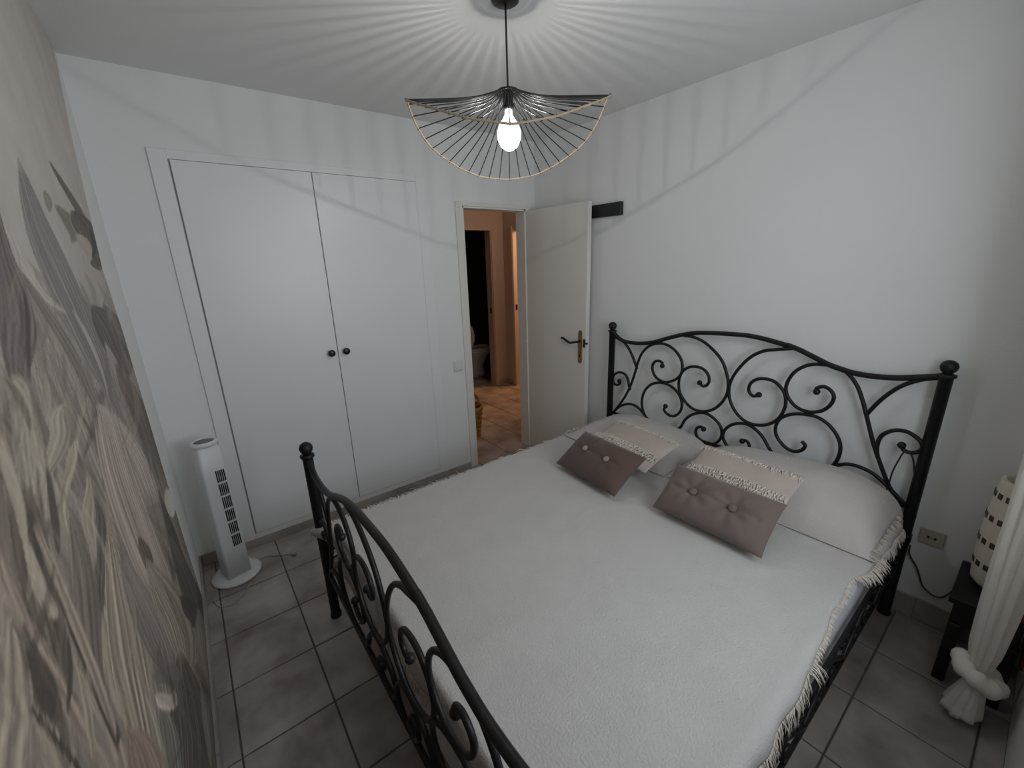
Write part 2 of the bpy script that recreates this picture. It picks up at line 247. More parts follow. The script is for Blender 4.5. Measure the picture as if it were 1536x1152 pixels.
MURAL=[
  ([(-2.053,1.529,-1.782,1.49),(-2.075,1.496,-1.823,1.441),(-2.096,1.463,-1.863,1.394),(-2.117,1.432,-1.898,1.351),(-2.135,1.404,-1.928,1.312),(-2.151,1.379,-1.951,1.277),(-2.165,1.357,-1.969,1.245),(-2.179,1.336,-1.988,1.212),(-2.193,1.315,-2.009,1.178),(-2.21,1.291,-2.035,1.142),(-2.227,1.267,-2.061,1.106),(-2.245,1.243,-2.088,1.072),(-2.261,1.22,-2.113,1.039)],(112, 100, 90),1),
  ([(-1.676,1.481,-1.088,1.416),(-1.702,1.44,-1.107,1.345),(-1.729,1.4,-1.126,1.273),(-1.754,1.361,-1.145,1.2),(-1.778,1.319,-1.163,1.124),(-1.799,1.276,-1.178,1.041),(-1.82,1.231,-1.191,0.951),(-1.839,1.186,-1.207,0.859),(-1.858,1.142,-1.234,0.771),(-1.875,1.096,-1.268,0.689),(-1.89,1.05,-1.307,0.61),(-1.906,1.007,-1.356,0.539),(-1.927,0.969,-1.416,0.481),(-1.954,0.939,-1.489,0.442),(-1.984,0.915,-1.566,0.42),(-2.016,0.893,-1.638,0.405),(-2.045,0.871,-1.701,0.39)],(120, 111, 103),1),
  ([(-1.243,1.362,-0.466,1.172),(-1.284,1.293,-0.464,1.021),(-1.325,1.225,-0.461,0.862),(-1.363,1.159,-0.455,0.695),(-1.399,1.092,-0.446,0.527),(-1.43,1.021,-0.434,0.361),(-1.459,0.948,-0.41,0.198),(-1.487,0.876,-0.392,0.08),(-1.517,0.809,-0.392,0.08),(-1.548,0.747,-0.459,0.08),(-1.579,0.688,-0.758,0.08),(-1.612,0.635,-0.985,0.08),(-1.645,0.591,-1.16,0.08),(-1.68,0.558,-1.296,0.117),(-1.716,0.535,-1.403,0.149),(-1.751,0.515,-1.492,0.176),(-1.786,0.495,-1.573,0.2)],(112, 104, 97),1),
  ([(-1.701,1.608,-1.597,1.622),(-1.702,1.593,-1.555,1.611),(-1.704,1.578,-1.508,1.599),(-1.708,1.564,-1.453,1.582),(-1.717,1.547,-1.395,1.557),(-1.732,1.526,-1.331,1.523),(-1.749,1.502,-1.26,1.481),(-1.768,1.477,-1.186,1.429),(-1.786,1.452,-1.115,1.368),(-1.805,1.424,-1.056,1.294),(-1.826,1.392,-1.007,1.21),(-1.844,1.361,-0.964,1.126),(-1.855,1.33,-0.92,1.053),(-1.857,1.303,-0.881,0.999),(-1.851,1.278,-0.849,0.955),(-1.844,1.257,-0.812,0.903),(-1.838,1.237,-0.766,0.84)],(120, 113, 108),1),
  ([(-1.564,1.45,-1.56,1.449),(-1.62,1.42,-1.602,1.417),(-1.617,1.378,-1.6,1.376),(-1.553,1.317,-1.549,1.316)],(126, 118, 110),11),
  ([(-1.855,1.527,-1.853,1.527),(-1.838,1.466,-1.812,1.464),(-1.821,1.401,-1.797,1.397),(-1.811,1.334,-1.808,1.333)],(86, 78, 70),11),
  ([(-1.798,1.533,-1.796,1.533),(-1.89,1.497,-1.862,1.49),(-1.929,1.455,-1.904,1.45),(-1.928,1.405,-1.926,1.404)],(110, 102, 96),11),
  ([(-1.966,1.514,-1.965,1.514),(-1.963,1.466,-1.935,1.464),(-1.961,1.42,-1.935,1.414),(-1.964,1.373,-1.962,1.372)],(98, 90, 86),11),
  ([(-1.038,1.129,-1.029,1.126),(-1.276,1.138,-1.241,1.123),(-1.377,1.108,-1.347,1.096),(-1.388,1.044,-1.381,1.042)],(72, 64, 58),11),
  ([(-1.012,1.375,-1.004,1.373),(-1.315,1.345,-1.216,1.317),(-1.506,1.316,-1.444,1.292),(-1.646,1.29,-1.643,1.288)],(66, 58, 52),11),
  ([(-1.762,1.245,-1.76,1.244),(-1.662,1.097,-1.595,1.07),(-1.609,0.964,-1.537,0.92),(-1.638,0.878,-1.633,0.875)],(86, 78, 70),11),
  ([(-1.96,1.23,-1.958,1.229),(-1.99,1.201,-1.966,1.185),(-2.015,1.171,-1.996,1.156),(-2.04,1.143,-2.039,1.142)],(110, 102, 96),11),
  ([(-1.779,1.488,-1.777,1.487),(-1.911,1.468,-1.89,1.457),(-1.996,1.446,-1.981,1.437),(-2.055,1.423,-2.054,1.422)],(86, 78, 70),11),
  ([(-1.525,1.644,-1.52,1.644),(-1.564,1.606,-1.5,1.609),(-1.559,1.569,-1.501,1.571),(-1.517,1.53,-1.513,1.53)],(98, 90, 86),11),
  ([(-0.651,0.64,-0.636,0.631),(-0.942,0.707,-0.897,0.68),(-1.044,0.682,-1.004,0.66),(-1.012,0.578,-1.0,0.57)],(66, 58, 52),11),
  ([(-1.669,1.634,-1.666,1.634),(-1.669,1.602,-1.655,1.602),(-1.693,1.572,-1.682,1.571),(-1.74,1.544,-1.737,1.544)],(98, 90, 86),11),
  ([(-1.959,1.479,-1.957,1.479),(-1.928,1.419,-1.91,1.417),(-1.916,1.362,-1.899,1.357),(-1.93,1.313,-1.928,1.312)],(66, 58, 52),11),
  ([(-0.663,1.577,-0.649,1.577),(-0.479,1.439,-0.477,1.429),(-0.468,1.3,-0.468,1.263),(-0.467,1.193,-0.466,1.189)],(126, 118, 110),11),
  ([(-2.01,1.046,-2.008,1.044),(-2.065,1.045,-2.047,1.025),(-2.079,0.999,-2.063,0.983),(-2.057,0.905,-2.056,0.903)],(86, 78, 70),11),
  ([(-1.293,1.609,-1.287,1.609),(-1.317,1.558,-1.221,1.558),(-1.334,1.511,-1.252,1.505),(-1.362,1.465,-1.356,1.464)],(110, 102, 96),11),
  ([(-0.695,0.515,-0.678,0.506),(-0.703,0.456,-0.558,0.373),(-0.672,0.374,-0.535,0.291),(-0.617,0.275,-0.598,0.263)],(86, 78, 70),11),
  ([(-1.821,1.405,-1.818,1.405),(-1.829,1.371,-1.805,1.366),(-1.843,1.342,-1.823,1.334),(-1.868,1.316,-1.866,1.315)],(132, 122, 108),11),
  ([(-1.901,0.884,-1.899,0.882),(-1.92,0.862,-1.901,0.843),(-1.92,0.819,-1.903,0.801),(-1.904,0.754,-1.901,0.752)],(98, 90, 86),11),
  ([(-2.036,1.317,-2.034,1.317),(-2.064,1.291,-2.055,1.285),(-2.1,1.275,-2.094,1.269),(-2.143,1.268,-2.143,1.267)],(86, 78, 70),11),
  ([(-1.119,1.556,-1.111,1.556),(-1.266,1.527,-1.157,1.519),(-1.288,1.489,-1.188,1.485),(-1.203,1.442,-1.195,1.442)],(120, 108, 96),11),
  ([(-0.519,1.146,-0.507,1.142),(-1.143,1.218,-1.03,1.173),(-1.374,1.211,-1.288,1.176),(-1.438,1.161,-1.433,1.159)],(120, 108, 96),11),
  ([(-1.752,1.198,-1.75,1.196),(-1.869,1.211,-1.844,1.192),(-1.937,1.203,-1.916,1.187),(-1.974,1.18,-1.972,1.179)],(98, 90, 86),11),
  ([(-1.565,1.616,-1.561,1.616),(-1.576,1.588,-1.522,1.591),(-1.56,1.561,-1.51,1.562),(-1.524,1.532,-1.52,1.532)],(120, 108, 96),11),
  ([(-1.565,1.657,-1.561,1.657),(-1.484,1.6,-1.428,1.606),(-1.432,1.54,-1.374,1.54),(-1.428,1.48,-1.422,1.479)],(110, 102, 96),11),
  ([(-1.063,0.206,-1.051,0.196),(-1.217,0.277,-1.05,0.112),(-1.28,0.268,-1.144,0.126),(-1.294,0.209,-1.285,0.199)],(72, 64, 58),11),
  ([(-1.531,0.672,-1.526,0.668),(-1.566,0.593,-1.53,0.56),(-1.536,0.441,-1.501,0.406),(-1.428,0.177,-1.42,0.169)],(132, 122, 108),11),
  ([(-1.81,1.32,-1.807,1.32),(-1.797,1.238,-1.776,1.229),(-1.825,1.175,-1.808,1.165),(-1.893,1.141,-1.891,1.14)],(126, 118, 110),11),
  ([(-2.168,1.29,-2.167,1.289),(-2.175,1.271,-2.171,1.268),(-2.175,1.244,-2.17,1.242),(-2.167,1.21,-2.166,1.21)],(110, 102, 96),11),
  ([(-1.708,0.842,-1.704,0.838),(-1.819,0.837,-1.765,0.784),(-1.819,0.72,-1.768,0.669),(-1.7,0.437,-1.695,0.433)],(110, 102, 96),11),
  ([(-1.432,1.429,-1.426,1.429),(-1.439,1.37,-1.346,1.355),(-1.462,1.32,-1.383,1.299),(-1.514,1.278,-1.509,1.276)],(86, 78, 70),11),
  ([(-1.805,1.629,-1.803,1.629),(-1.814,1.598,-1.788,1.6),(-1.81,1.567,-1.785,1.568),(-1.795,1.535,-1.792,1.535)],(120, 108, 96),11),
  ([(-1.759,1.447,-1.757,1.447),(-1.802,1.409,-1.785,1.405),(-1.82,1.366,-1.805,1.362),(-1.816,1.314,-1.814,1.313)],(144, 134, 120),11),
  ([(-1.87,1.594,-1.868,1.594),(-1.881,1.557,-1.872,1.557),(-1.886,1.518,-1.878,1.518),(-1.885,1.478,-1.883,1.478)],(126, 118, 110),11),
  ([(-2.101,1.38,-2.099,1.38),(-2.124,1.344,-2.108,1.337),(-2.13,1.297,-2.116,1.29),(-2.12,1.237,-2.119,1.236)],(98, 90, 86),11),
  ([(-1.894,1.372,-1.892,1.371),(-1.936,1.347,-1.918,1.339),(-1.963,1.318,-1.947,1.311),(-1.978,1.285,-1.976,1.284)],(132, 122, 108),11),
  ([(-2.053,1.155,-2.051,1.154),(-2.112,1.142,-2.101,1.13),(-2.137,1.097,-2.126,1.086),(-2.133,1.016,-2.132,1.014)],(66, 58, 52),11),
  ([(-1.673,0.956,-1.67,0.954),(-1.83,0.993,-1.796,0.962),(-1.88,0.951,-1.85,0.925),(-1.852,0.833,-1.849,0.83)],(86, 78, 70),11),
  ([(-1.714,1.49,-1.711,1.49),(-1.692,1.441,-1.66,1.438),(-1.686,1.394,-1.657,1.389),(-1.704,1.353,-1.701,1.352)],(98, 90, 86),11),
  ([(-2.158,1.304,-2.157,1.303),(-2.162,1.252,-2.145,1.242),(-2.162,1.195,-2.146,1.183),(-2.159,1.133,-2.158,1.132)],(144, 134, 120),11),
  ([(-0.971,1.639,-0.961,1.64),(-0.995,1.573,-0.836,1.573),(-1.062,1.517,-0.939,1.506),(-1.189,1.467,-1.182,1.466)],(110, 102, 96),11),
  ([(-1.177,0.897,-1.168,0.893),(-1.176,0.83,-1.045,0.767),(-1.099,0.719,-0.967,0.651),(-0.94,0.551,-0.928,0.544)],(98, 90, 86),11),
  ([(-1.585,1.488,-1.581,1.487),(-1.602,1.417,-1.564,1.412),(-1.547,1.324,-1.508,1.318),(-1.392,1.183,-1.386,1.181)],(98, 90, 86),11),
  ([(-1.185,0.42,-1.176,0.412),(-1.19,0.298,-0.991,0.122),(-1.169,0.153,-1.056,0.07),(-1.232,0.098,-1.231,0.098)],(86, 78, 70),11),
  ([(-1.031,0.639,-1.02,0.632),(-1.079,0.595,-0.866,0.463),(-1.031,0.489,-0.825,0.352),(-0.897,0.316,-0.883,0.306)],(126, 118, 110),11),
  ([(-1.036,0.747,-1.025,0.741),(-1.053,0.69,-0.917,0.613),(-1.101,0.661,-0.992,0.588),(-1.198,0.665,-1.19,0.659)],(66, 58, 52),11),
  ([(-2.137,1.208,-2.136,1.208),(-2.153,1.168,-2.141,1.158),(-2.152,1.108,-2.141,1.098),(-2.134,1.021,-2.133,1.02)],(72, 64, 58),11),
  ([(-1.833,1.48,-1.831,1.479),(-1.848,1.431,-1.831,1.428),(-1.853,1.379,-1.837,1.376),(-1.85,1.323,-1.848,1.323)],(86, 78, 70),11),
  ([(-1.459,1.27,-1.454,1.269),(-1.466,1.188,-1.364,1.156),(-1.459,1.101,-1.364,1.062),(-1.45,1.01,-1.444,1.007)],(132, 122, 108),11),
  ([(-1.489,1.227,-1.484,1.226),(-1.513,1.138,-1.412,1.101),(-1.478,1.02,-1.38,0.974),(-1.386,0.854,-1.379,0.85)],(72, 64, 58),11),
  ([(-1.809,0.962,-1.806,0.96),(-1.804,0.857,-1.78,0.835),(-1.849,0.803,-1.83,0.781),(-1.936,0.809,-1.934,0.806)],(110, 102, 96),11),
  ([(-1.465,1.558,-1.46,1.558),(-1.512,1.504,-1.482,1.503),(-1.466,1.437,-1.438,1.436),(-1.302,1.337,-1.295,1.337)],(120, 108, 96),11),
  ([(-1.429,1.182,-1.423,1.18),(-1.445,1.151,-1.397,1.135),(-1.423,1.104,-1.379,1.089),(-1.367,1.041,-1.36,1.039)],(120, 108, 96),11),
  ([(-1.55,1.656,-1.546,1.657),(-1.552,1.618,-1.499,1.621),(-1.575,1.584,-1.532,1.582),(-1.627,1.551,-1.623,1.551)],(126, 118, 110),11),
  ([(-1.665,1.595,-1.662,1.595),(-1.692,1.54,-1.659,1.539),(-1.707,1.486,-1.678,1.483),(-1.715,1.43,-1.711,1.429)],(98, 90, 86),11),
  ([(-0.775,1.532,-0.762,1.532),(-0.702,1.457,-0.583,1.453),(-0.629,1.379,-0.511,1.369),(-0.576,1.298,-0.559,1.296)],(98, 90, 86),11),
  ([(-0.686,1.505,-0.672,1.505),(-0.763,1.444,-0.564,1.431),(-0.747,1.377,-0.565,1.359),(-0.663,1.299,-0.648,1.297)],(110, 102, 96),11),
  ([(-1.683,1.028,-1.679,1.025),(-1.748,0.998,-1.701,0.966),(-1.743,0.916,-1.7,0.885),(-1.669,0.766,-1.665,0.762)],(126, 118, 110),11),
  ([(-0.776,1.46,-0.763,1.459),(-0.804,1.413,-0.63,1.401),(-0.761,1.361,-0.596,1.345),(-0.663,1.299,-0.648,1.298)],(120, 108, 96),11),
  ([(-1.896,1.348,-1.894,1.348),(-1.907,1.325,-1.875,1.315),(-1.904,1.297,-1.875,1.287),(-1.892,1.265,-1.889,1.264)],(98, 90, 86),11),
  ([(-1.748,1.389,-1.746,1.388),(-1.858,1.389,-1.842,1.379),(-1.927,1.38,-1.912,1.372),(-1.968,1.364,-1.967,1.363)],(66, 58, 52),11),
  ([(-1.834,1.419,-1.831,1.419),(-1.813,1.374,-1.79,1.37),(-1.805,1.333,-1.783,1.327),(-1.815,1.298,-1.812,1.297)],(144, 134, 120),11),
  ([(-1.507,1.548,-1.502,1.548),(-1.44,1.481,-1.412,1.48),(-1.39,1.408,-1.361,1.405),(-1.368,1.335,-1.362,1.334)],(126, 118, 110),11),
  ([(-1.932,1.271,-1.93,1.27),(-1.92,1.184,-1.883,1.165),(-1.924,1.106,-1.891,1.082),(-1.952,1.045,-1.95,1.043)],(66, 58, 52),11),
  ([(-1.713,1.205,-1.709,1.204),(-1.685,1.151,-1.669,1.145),(-1.674,1.105,-1.659,1.098),(-1.684,1.07,-1.68,1.068)],(98, 90, 86),11),
  ([(-2.087,1.148,-2.085,1.147),(-2.094,1.099,-2.069,1.077),(-2.098,1.048,-2.076,1.025),(-2.104,0.998,-2.103,0.996)],(110, 102, 96),11),
  ([(-1.858,0.909,-1.855,0.906),(-1.852,0.868,-1.837,0.854),(-1.852,0.834,-1.838,0.82),(-1.86,0.809,-1.857,0.806)],(72, 64, 58),11),
  ([(-1.722,1.269,-1.719,1.268),(-1.734,1.222,-1.72,1.217),(-1.74,1.172,-1.727,1.167),(-1.742,1.119,-1.738,1.117)],(126, 118, 110),11),
  ([(-1.69,1.591,-1.687,1.591),(-1.66,1.543,-1.643,1.543),(-1.67,1.498,-1.655,1.496),(-1.722,1.46,-1.719,1.459)],(110, 102, 96),11),
  ([(-1.902,1.414,-1.9,1.414),(-1.891,1.389,-1.873,1.387),(-1.884,1.367,-1.868,1.363),(-1.884,1.348,-1.881,1.347)],(86, 78, 70),11),
  ([(-0.765,1.608,-0.753,1.608),(-0.775,1.507,-0.503,1.497),(-0.894,1.425,-0.697,1.398),(-1.127,1.369,-1.12,1.367)],(120, 108, 96),11),
  ([(-1.599,0.66,-1.594,0.656),(-1.699,0.676,-1.676,0.652),(-1.711,0.6,-1.691,0.579),(-1.64,0.414,-1.635,0.408)],(144, 134, 120),11),
  ([(-1.698,0.865,-1.695,0.862),(-1.803,0.895,-1.752,0.845),(-1.843,0.867,-1.798,0.824),(-1.834,0.792,-1.831,0.789)],(126, 118, 110),11),
  ([(-1.621,1.433,-1.618,1.433),(-1.661,1.379,-1.596,1.364),(-1.699,1.329,-1.647,1.312),(-1.746,1.285,-1.743,1.283)],(120, 108, 96),11),
  ([(-2.021,1.146,-2.02,1.145),(-2.037,1.114,-2.012,1.096),(-2.028,1.059,-2.004,1.041),(-1.994,0.975,-1.992,0.974)],(120, 108, 96),11),
  ([(-1.548,1.521,-1.544,1.52),(-1.612,1.5,-1.576,1.495),(-1.632,1.474,-1.599,1.471),(-1.615,1.443,-1.611,1.443)],(110, 102, 96),11),
  ([(-1.454,1.535,-1.449,1.535),(-1.474,1.49,-1.424,1.488),(-1.444,1.438,-1.397,1.435),(-1.362,1.373,-1.356,1.372)],(110, 102, 96),11),
  ([(-2.106,1.316,-2.105,1.315),(-2.14,1.309,-2.124,1.296),(-2.156,1.289,-2.142,1.279),(-2.158,1.259,-2.157,1.258)],(144, 134, 120),11),
  ([(-1.943,1.425,-1.942,1.424),(-1.932,1.389,-1.909,1.385),(-1.923,1.355,-1.901,1.349),(-1.921,1.324,-1.919,1.323)],(110, 102, 96),11),
  ([(-0.767,1.256,-0.757,1.253),(-1.159,1.272,-1.11,1.254),(-1.361,1.261,-1.324,1.248),(-1.468,1.236,-1.463,1.234)],(120, 108, 96),11),
  ([(-1.962,1.249,-1.961,1.248),(-1.983,1.236,-1.961,1.225),(-1.976,1.206,-1.956,1.198),(-1.943,1.159,-1.941,1.158)],(132, 122, 108),11),
  ([(-2.112,1.34,-2.111,1.339),(-2.138,1.322,-2.128,1.315),(-2.153,1.298,-2.144,1.292),(-2.158,1.267,-2.157,1.266)],(126, 118, 110),11),
  ([(-1.673,1.38,-1.67,1.38),(-1.699,1.346,-1.646,1.333),(-1.71,1.31,-1.664,1.296),(-1.715,1.272,-1.712,1.271)],(98, 90, 86),11),
  ([(-1.652,1.62,-1.649,1.62),(-1.66,1.566,-1.631,1.566),(-1.679,1.514,-1.653,1.512),(-1.711,1.465,-1.708,1.464)],(126, 118, 110),11),
  ([(-0.844,1.468,-0.834,1.466),(-1.218,1.428,-1.096,1.403),(-1.398,1.384,-1.31,1.362),(-1.485,1.333,-1.481,1.332)],(126, 118, 110),11),
  ([(-1.803,1.367,-1.8,1.367),(-1.774,1.296,-1.741,1.287),(-1.756,1.225,-1.724,1.213),(-1.757,1.161,-1.754,1.159)],(98, 90, 86),11),
  ([(-2.215,1.254,-2.215,1.253),(-2.215,1.229,-2.211,1.226),(-2.216,1.205,-2.212,1.202),(-2.219,1.184,-2.218,1.184)],(144, 134, 120),11),
  ([(-1.551,1.408,-1.546,1.407),(-1.56,1.337,-1.54,1.333),(-1.555,1.259,-1.536,1.254),(-1.536,1.172,-1.531,1.17)],(120, 108, 96),11),
  ([(-2.24,1.257,-2.24,1.256),(-2.246,1.239,-2.241,1.234),(-2.247,1.214,-2.241,1.21),(-2.242,1.183,-2.241,1.182)],(126, 118, 110),11),
  ([(-1.258,1.565,-1.252,1.564),(-1.322,1.53,-1.235,1.526),(-1.352,1.497,-1.277,1.49),(-1.364,1.462,-1.358,1.461)],(110, 102, 96),11),
  ([(-1.628,1.556,-1.624,1.556),(-1.669,1.534,-1.633,1.53),(-1.713,1.516,-1.689,1.509),(-1.769,1.498,-1.767,1.498)],(98, 90, 86),11),
  ([(-1.869,1.05,-1.867,1.048),(-1.93,1.064,-1.897,1.034),(-1.951,1.044,-1.92,1.018),(-1.939,0.995,-1.936,0.993)],(132, 122, 108),11),
  ([(-2.13,1.278,-2.129,1.278),(-2.144,1.229,-2.135,1.221),(-2.171,1.194,-2.164,1.185),(-2.209,1.175,-2.208,1.175)],(144, 134, 120),11),
  ([(-1.44,1.012,-1.434,1.009),(-1.568,0.974,-1.515,0.942),(-1.561,0.853,-1.512,0.822),(-1.409,0.597,-1.402,0.592)],(126, 118, 110),11),
  ([(-2.113,1.263,-2.112,1.262),(-2.124,1.228,-2.118,1.225),(-2.126,1.186,-2.121,1.182),(-2.12,1.132,-2.119,1.131)],(126, 118, 110),11),
  ([(-1.239,0.685,-1.23,0.679),(-1.174,0.492,-1.126,0.457),(-1.083,0.254,-1.033,0.212),(-1.044,0.07,-1.043,0.07)],(72, 64, 58),11),
  ([(-0.463,0.956,-0.462,0.95),(-0.639,0.977,-0.525,0.938),(-0.752,0.93,-0.656,0.895),(-0.693,0.818,-0.677,0.812)],(72, 64, 58),11),
  ([(-1.419,0.901,-1.413,0.898),(-1.384,0.724,-1.297,0.667),(-1.255,0.444,-1.155,0.366),(-1.057,0.07,-1.055,0.07)],(72, 64, 58),11),
  ([(-1.311,0.436,-1.303,0.429),(-1.277,0.266,-1.086,0.082),(-1.3,0.162,-1.244,0.102),(-1.403,0.154,-1.398,0.148)],(110, 102, 96),11),
  ([(-2.193,1.275,-2.193,1.274),(-2.235,1.264,-2.228,1.256),(-2.254,1.232,-2.248,1.226),(-2.257,1.179,-2.256,1.178)],(126, 118, 110),11),
  ([(-1.096,1.61,-1.088,1.61),(-1.132,1.565,-1.001,1.565),(-1.147,1.524,-1.033,1.518),(-1.162,1.483,-1.154,1.482)],(98, 90, 86),11),
  ([(-1.527,1.575,-1.522,1.575),(-1.538,1.508,-1.488,1.505),(-1.583,1.448,-1.543,1.441),(-1.663,1.399,-1.659,1.398)],(98, 90, 86),11),
  ([(-1.202,0.278,-1.192,0.268),(-1.388,0.277,-1.321,0.203),(-1.501,0.227,-1.451,0.164),(-1.623,0.215,-1.623,0.215)],(66, 58, 52),11),
  ([(-2.129,1.191,-2.128,1.19),(-2.175,1.171,-2.167,1.162),(-2.205,1.139,-2.198,1.131),(-2.224,1.096,-2.224,1.095)],(110, 102, 96),11),
  ([(-1.126,0.581,-1.116,0.573),(-1.294,0.592,-1.244,0.553),(-1.271,0.452,-1.224,0.415),(-1.026,0.082,-1.014,0.071)],(132, 122, 108),11),
  ([(-0.782,1.722,-0.77,1.723),(-0.644,1.627,-0.527,1.636),(-0.497,1.514,-0.497,1.514),(-0.469,1.368,-0.469,1.367)],(126, 118, 110),11),
  ([(-1.874,1.544,-1.872,1.544),(-1.926,1.524,-1.907,1.52),(-1.947,1.499,-1.929,1.496),(-1.94,1.469,-1.939,1.469)],(98, 90, 86),11),
  ([(-1.362,1.4,-1.356,1.398),(-1.477,1.367,-1.456,1.362),(-1.501,1.317,-1.482,1.313),(-1.444,1.239,-1.438,1.238)],(86, 78, 70),11),
  ([(-1.707,0.766,-1.703,0.762),(-1.724,0.716,-1.659,0.655),(-1.71,0.635,-1.648,0.573),(-1.67,0.521,-1.665,0.516)],(120, 108, 96),11),
  ([(-1.958,1.309,-1.956,1.308),(-1.958,1.28,-1.926,1.268),(-1.958,1.255,-1.929,1.24),(-1.962,1.231,-1.961,1.23)],(126, 118, 110),11),
  ([(-0.894,0.933,-0.882,0.928),(-1.233,0.953,-1.161,0.913),(-1.482,0.973,-1.441,0.945),(-1.677,0.998,-1.674,0.995)],(110, 102, 96),11),
  ([(-1.288,1.527,-1.281,1.527),(-1.355,1.444,-1.299,1.438),(-1.381,1.359,-1.331,1.35),(-1.375,1.264,-1.369,1.263)],(98, 90, 86),11),
  ([(-0.68,0.837,-0.664,0.832),(-0.627,0.738,-0.453,0.665),(-0.611,0.658,-0.449,0.579),(-0.66,0.609,-0.643,0.6)],(126, 118, 110),11),
  ([(-1.932,0.949,-1.93,0.947),(-1.955,0.943,-1.931,0.919),(-1.958,0.914,-1.937,0.893),(-1.944,0.867,-1.942,0.865)],(110, 102, 96),11),
  ([(-1.355,1.559,-1.35,1.559),(-1.348,1.509,-1.232,1.509),(-1.305,1.459,-1.19,1.452),(-1.234,1.402,-1.227,1.401)],(120, 108, 96),11),
  ([(-1.633,1.422,-1.63,1.42),(-1.777,1.406,-1.767,1.401),(-1.86,1.384,-1.853,1.38),(-1.908,1.355,-1.906,1.355)],(132, 122, 108),11),
  ([(-2.094,1.146,-2.093,1.146),(-2.098,1.105,-2.088,1.096),(-2.116,1.082,-2.109,1.073),(-2.149,1.079,-2.149,1.078)],(144, 134, 120),11),
  ([(-0.457,0.734,-0.456,0.726),(-0.91,0.828,-0.737,0.743),(-1.048,0.761,-0.908,0.687),(-0.932,0.549,-0.919,0.541)],(132, 122, 108),11),
  ([(-1.507,0.6,-1.501,0.595),(-1.513,0.466,-1.445,0.399),(-1.412,0.193,-1.356,0.135),(-1.527,0.186,-1.526,0.186)],(66, 58, 52),11),
  ([(-1.73,1.655,-1.728,1.655),(-1.645,1.599,-1.624,1.602),(-1.611,1.538,-1.589,1.538),(-1.646,1.481,-1.643,1.481)],(126, 118, 110),11),
  ([(-2.06,1.297,-2.059,1.296),(-2.065,1.281,-2.057,1.276),(-2.073,1.268,-2.067,1.263),(-2.086,1.259,-2.085,1.258)],(86, 78, 70),11),
  ([(-0.523,1.622,-0.524,1.623),(-0.501,1.527,-0.5,1.524),(-0.487,1.447,-0.478,1.432),(-0.775,1.393,-0.763,1.391)],(98, 90, 86),11),
  ([(-1.822,1.582,-1.819,1.582),(-1.802,1.553,-1.771,1.556),(-1.79,1.527,-1.76,1.526),(-1.789,1.502,-1.786,1.501)],(110, 102, 96),11),
  ([(-1.159,0.337,-1.148,0.328),(-1.32,0.281,-1.148,0.105),(-1.385,0.144,-1.376,0.141),(-1.579,0.202,-1.579,0.202)],(120, 108, 96),11),
  ([(-1.062,1.028,-1.053,1.024),(-1.321,1.052,-1.259,1.019),(-1.495,1.061,-1.454,1.035),(-1.626,1.062,-1.622,1.06)],(110, 102, 96),11),
  ([(-1.692,1.337,-1.688,1.336),(-1.665,1.248,-1.595,1.228),(-1.662,1.169,-1.598,1.141),(-1.697,1.108,-1.693,1.106)],(86, 78, 70),11),
  ([(-1.177,1.369,-1.169,1.368),(-1.056,1.224,-1.0,1.214),(-0.934,1.055,-0.873,1.038),(-0.829,0.866,-0.815,0.86)],(132, 122, 108),11),
  ([(-1.099,1.077,-1.09,1.075),(-1.033,0.994,-0.859,0.939),(-0.979,0.922,-0.801,0.851),(-0.955,0.859,-0.943,0.854)],(120, 108, 96),11),
  ([(-1.351,1.012,-1.345,1.009),(-1.365,0.975,-1.324,0.955),(-1.372,0.936,-1.335,0.916),(-1.38,0.896,-1.373,0.892)],(120, 108, 96),11),
  ([(-1.682,1.303,-1.679,1.302),(-1.667,1.229,-1.607,1.21),(-1.653,1.156,-1.597,1.132),(-1.652,1.085,-1.648,1.083)],(120, 108, 96),11),
  ([(-1.299,0.459,-1.292,0.452),(-1.508,0.576,-1.481,0.545),(-1.654,0.652,-1.636,0.629),(-1.765,0.705,-1.762,0.701)],(120, 108, 96),11),
  ([(-2.029,1.247,-2.027,1.247),(-2.041,1.215,-2.029,1.206),(-2.061,1.19,-2.051,1.181),(-2.089,1.174,-2.087,1.173)],(86, 78, 70),11),
  ([(-1.989,1.003,-1.987,1.002),(-2.004,0.96,-1.985,0.94),(-2.033,0.936,-2.018,0.917),(-2.075,0.934,-2.074,0.932)],(110, 102, 96),11),
  ([(-0.514,1.583,-0.514,1.583),(-0.806,1.53,-0.731,1.523),(-1.029,1.488,-0.978,1.48),(-1.201,1.452,-1.195,1.451)],(110, 102, 96),11),
  ([(-0.951,1.084,-0.94,1.08),(-1.114,1.029,-1.0,0.985),(-1.169,0.942,-1.072,0.899),(-1.149,0.818,-1.14,0.813)],(120, 108, 96),11),
  ([(-1.829,0.875,-1.826,0.872),(-1.872,0.88,-1.863,0.87),(-1.885,0.854,-1.876,0.845),(-1.871,0.796,-1.868,0.793)],(132, 122, 108),11),
  ([(-1.813,1.56,-1.811,1.56),(-1.826,1.534,-1.798,1.532),(-1.846,1.512,-1.824,1.508),(-1.878,1.492,-1.877,1.491)],(126, 118, 110),11),
  ([(-0.741,0.407,-0.73,0.398),(-1.425,0.739,-1.35,0.671),(-1.657,0.806,-1.606,0.757),(-1.735,0.765,-1.732,0.762)],(98, 90, 86),11),
  ([(-1.841,1.506,-1.839,1.506),(-1.846,1.479,-1.832,1.477),(-1.864,1.456,-1.853,1.453),(-1.897,1.438,-1.895,1.437)],(126, 118, 110),11),
  ([(-1.517,1.608,-1.513,1.608),(-1.583,1.594,-1.56,1.59),(-1.628,1.58,-1.609,1.576),(-1.659,1.565,-1.656,1.564)],(126, 118, 110),11),
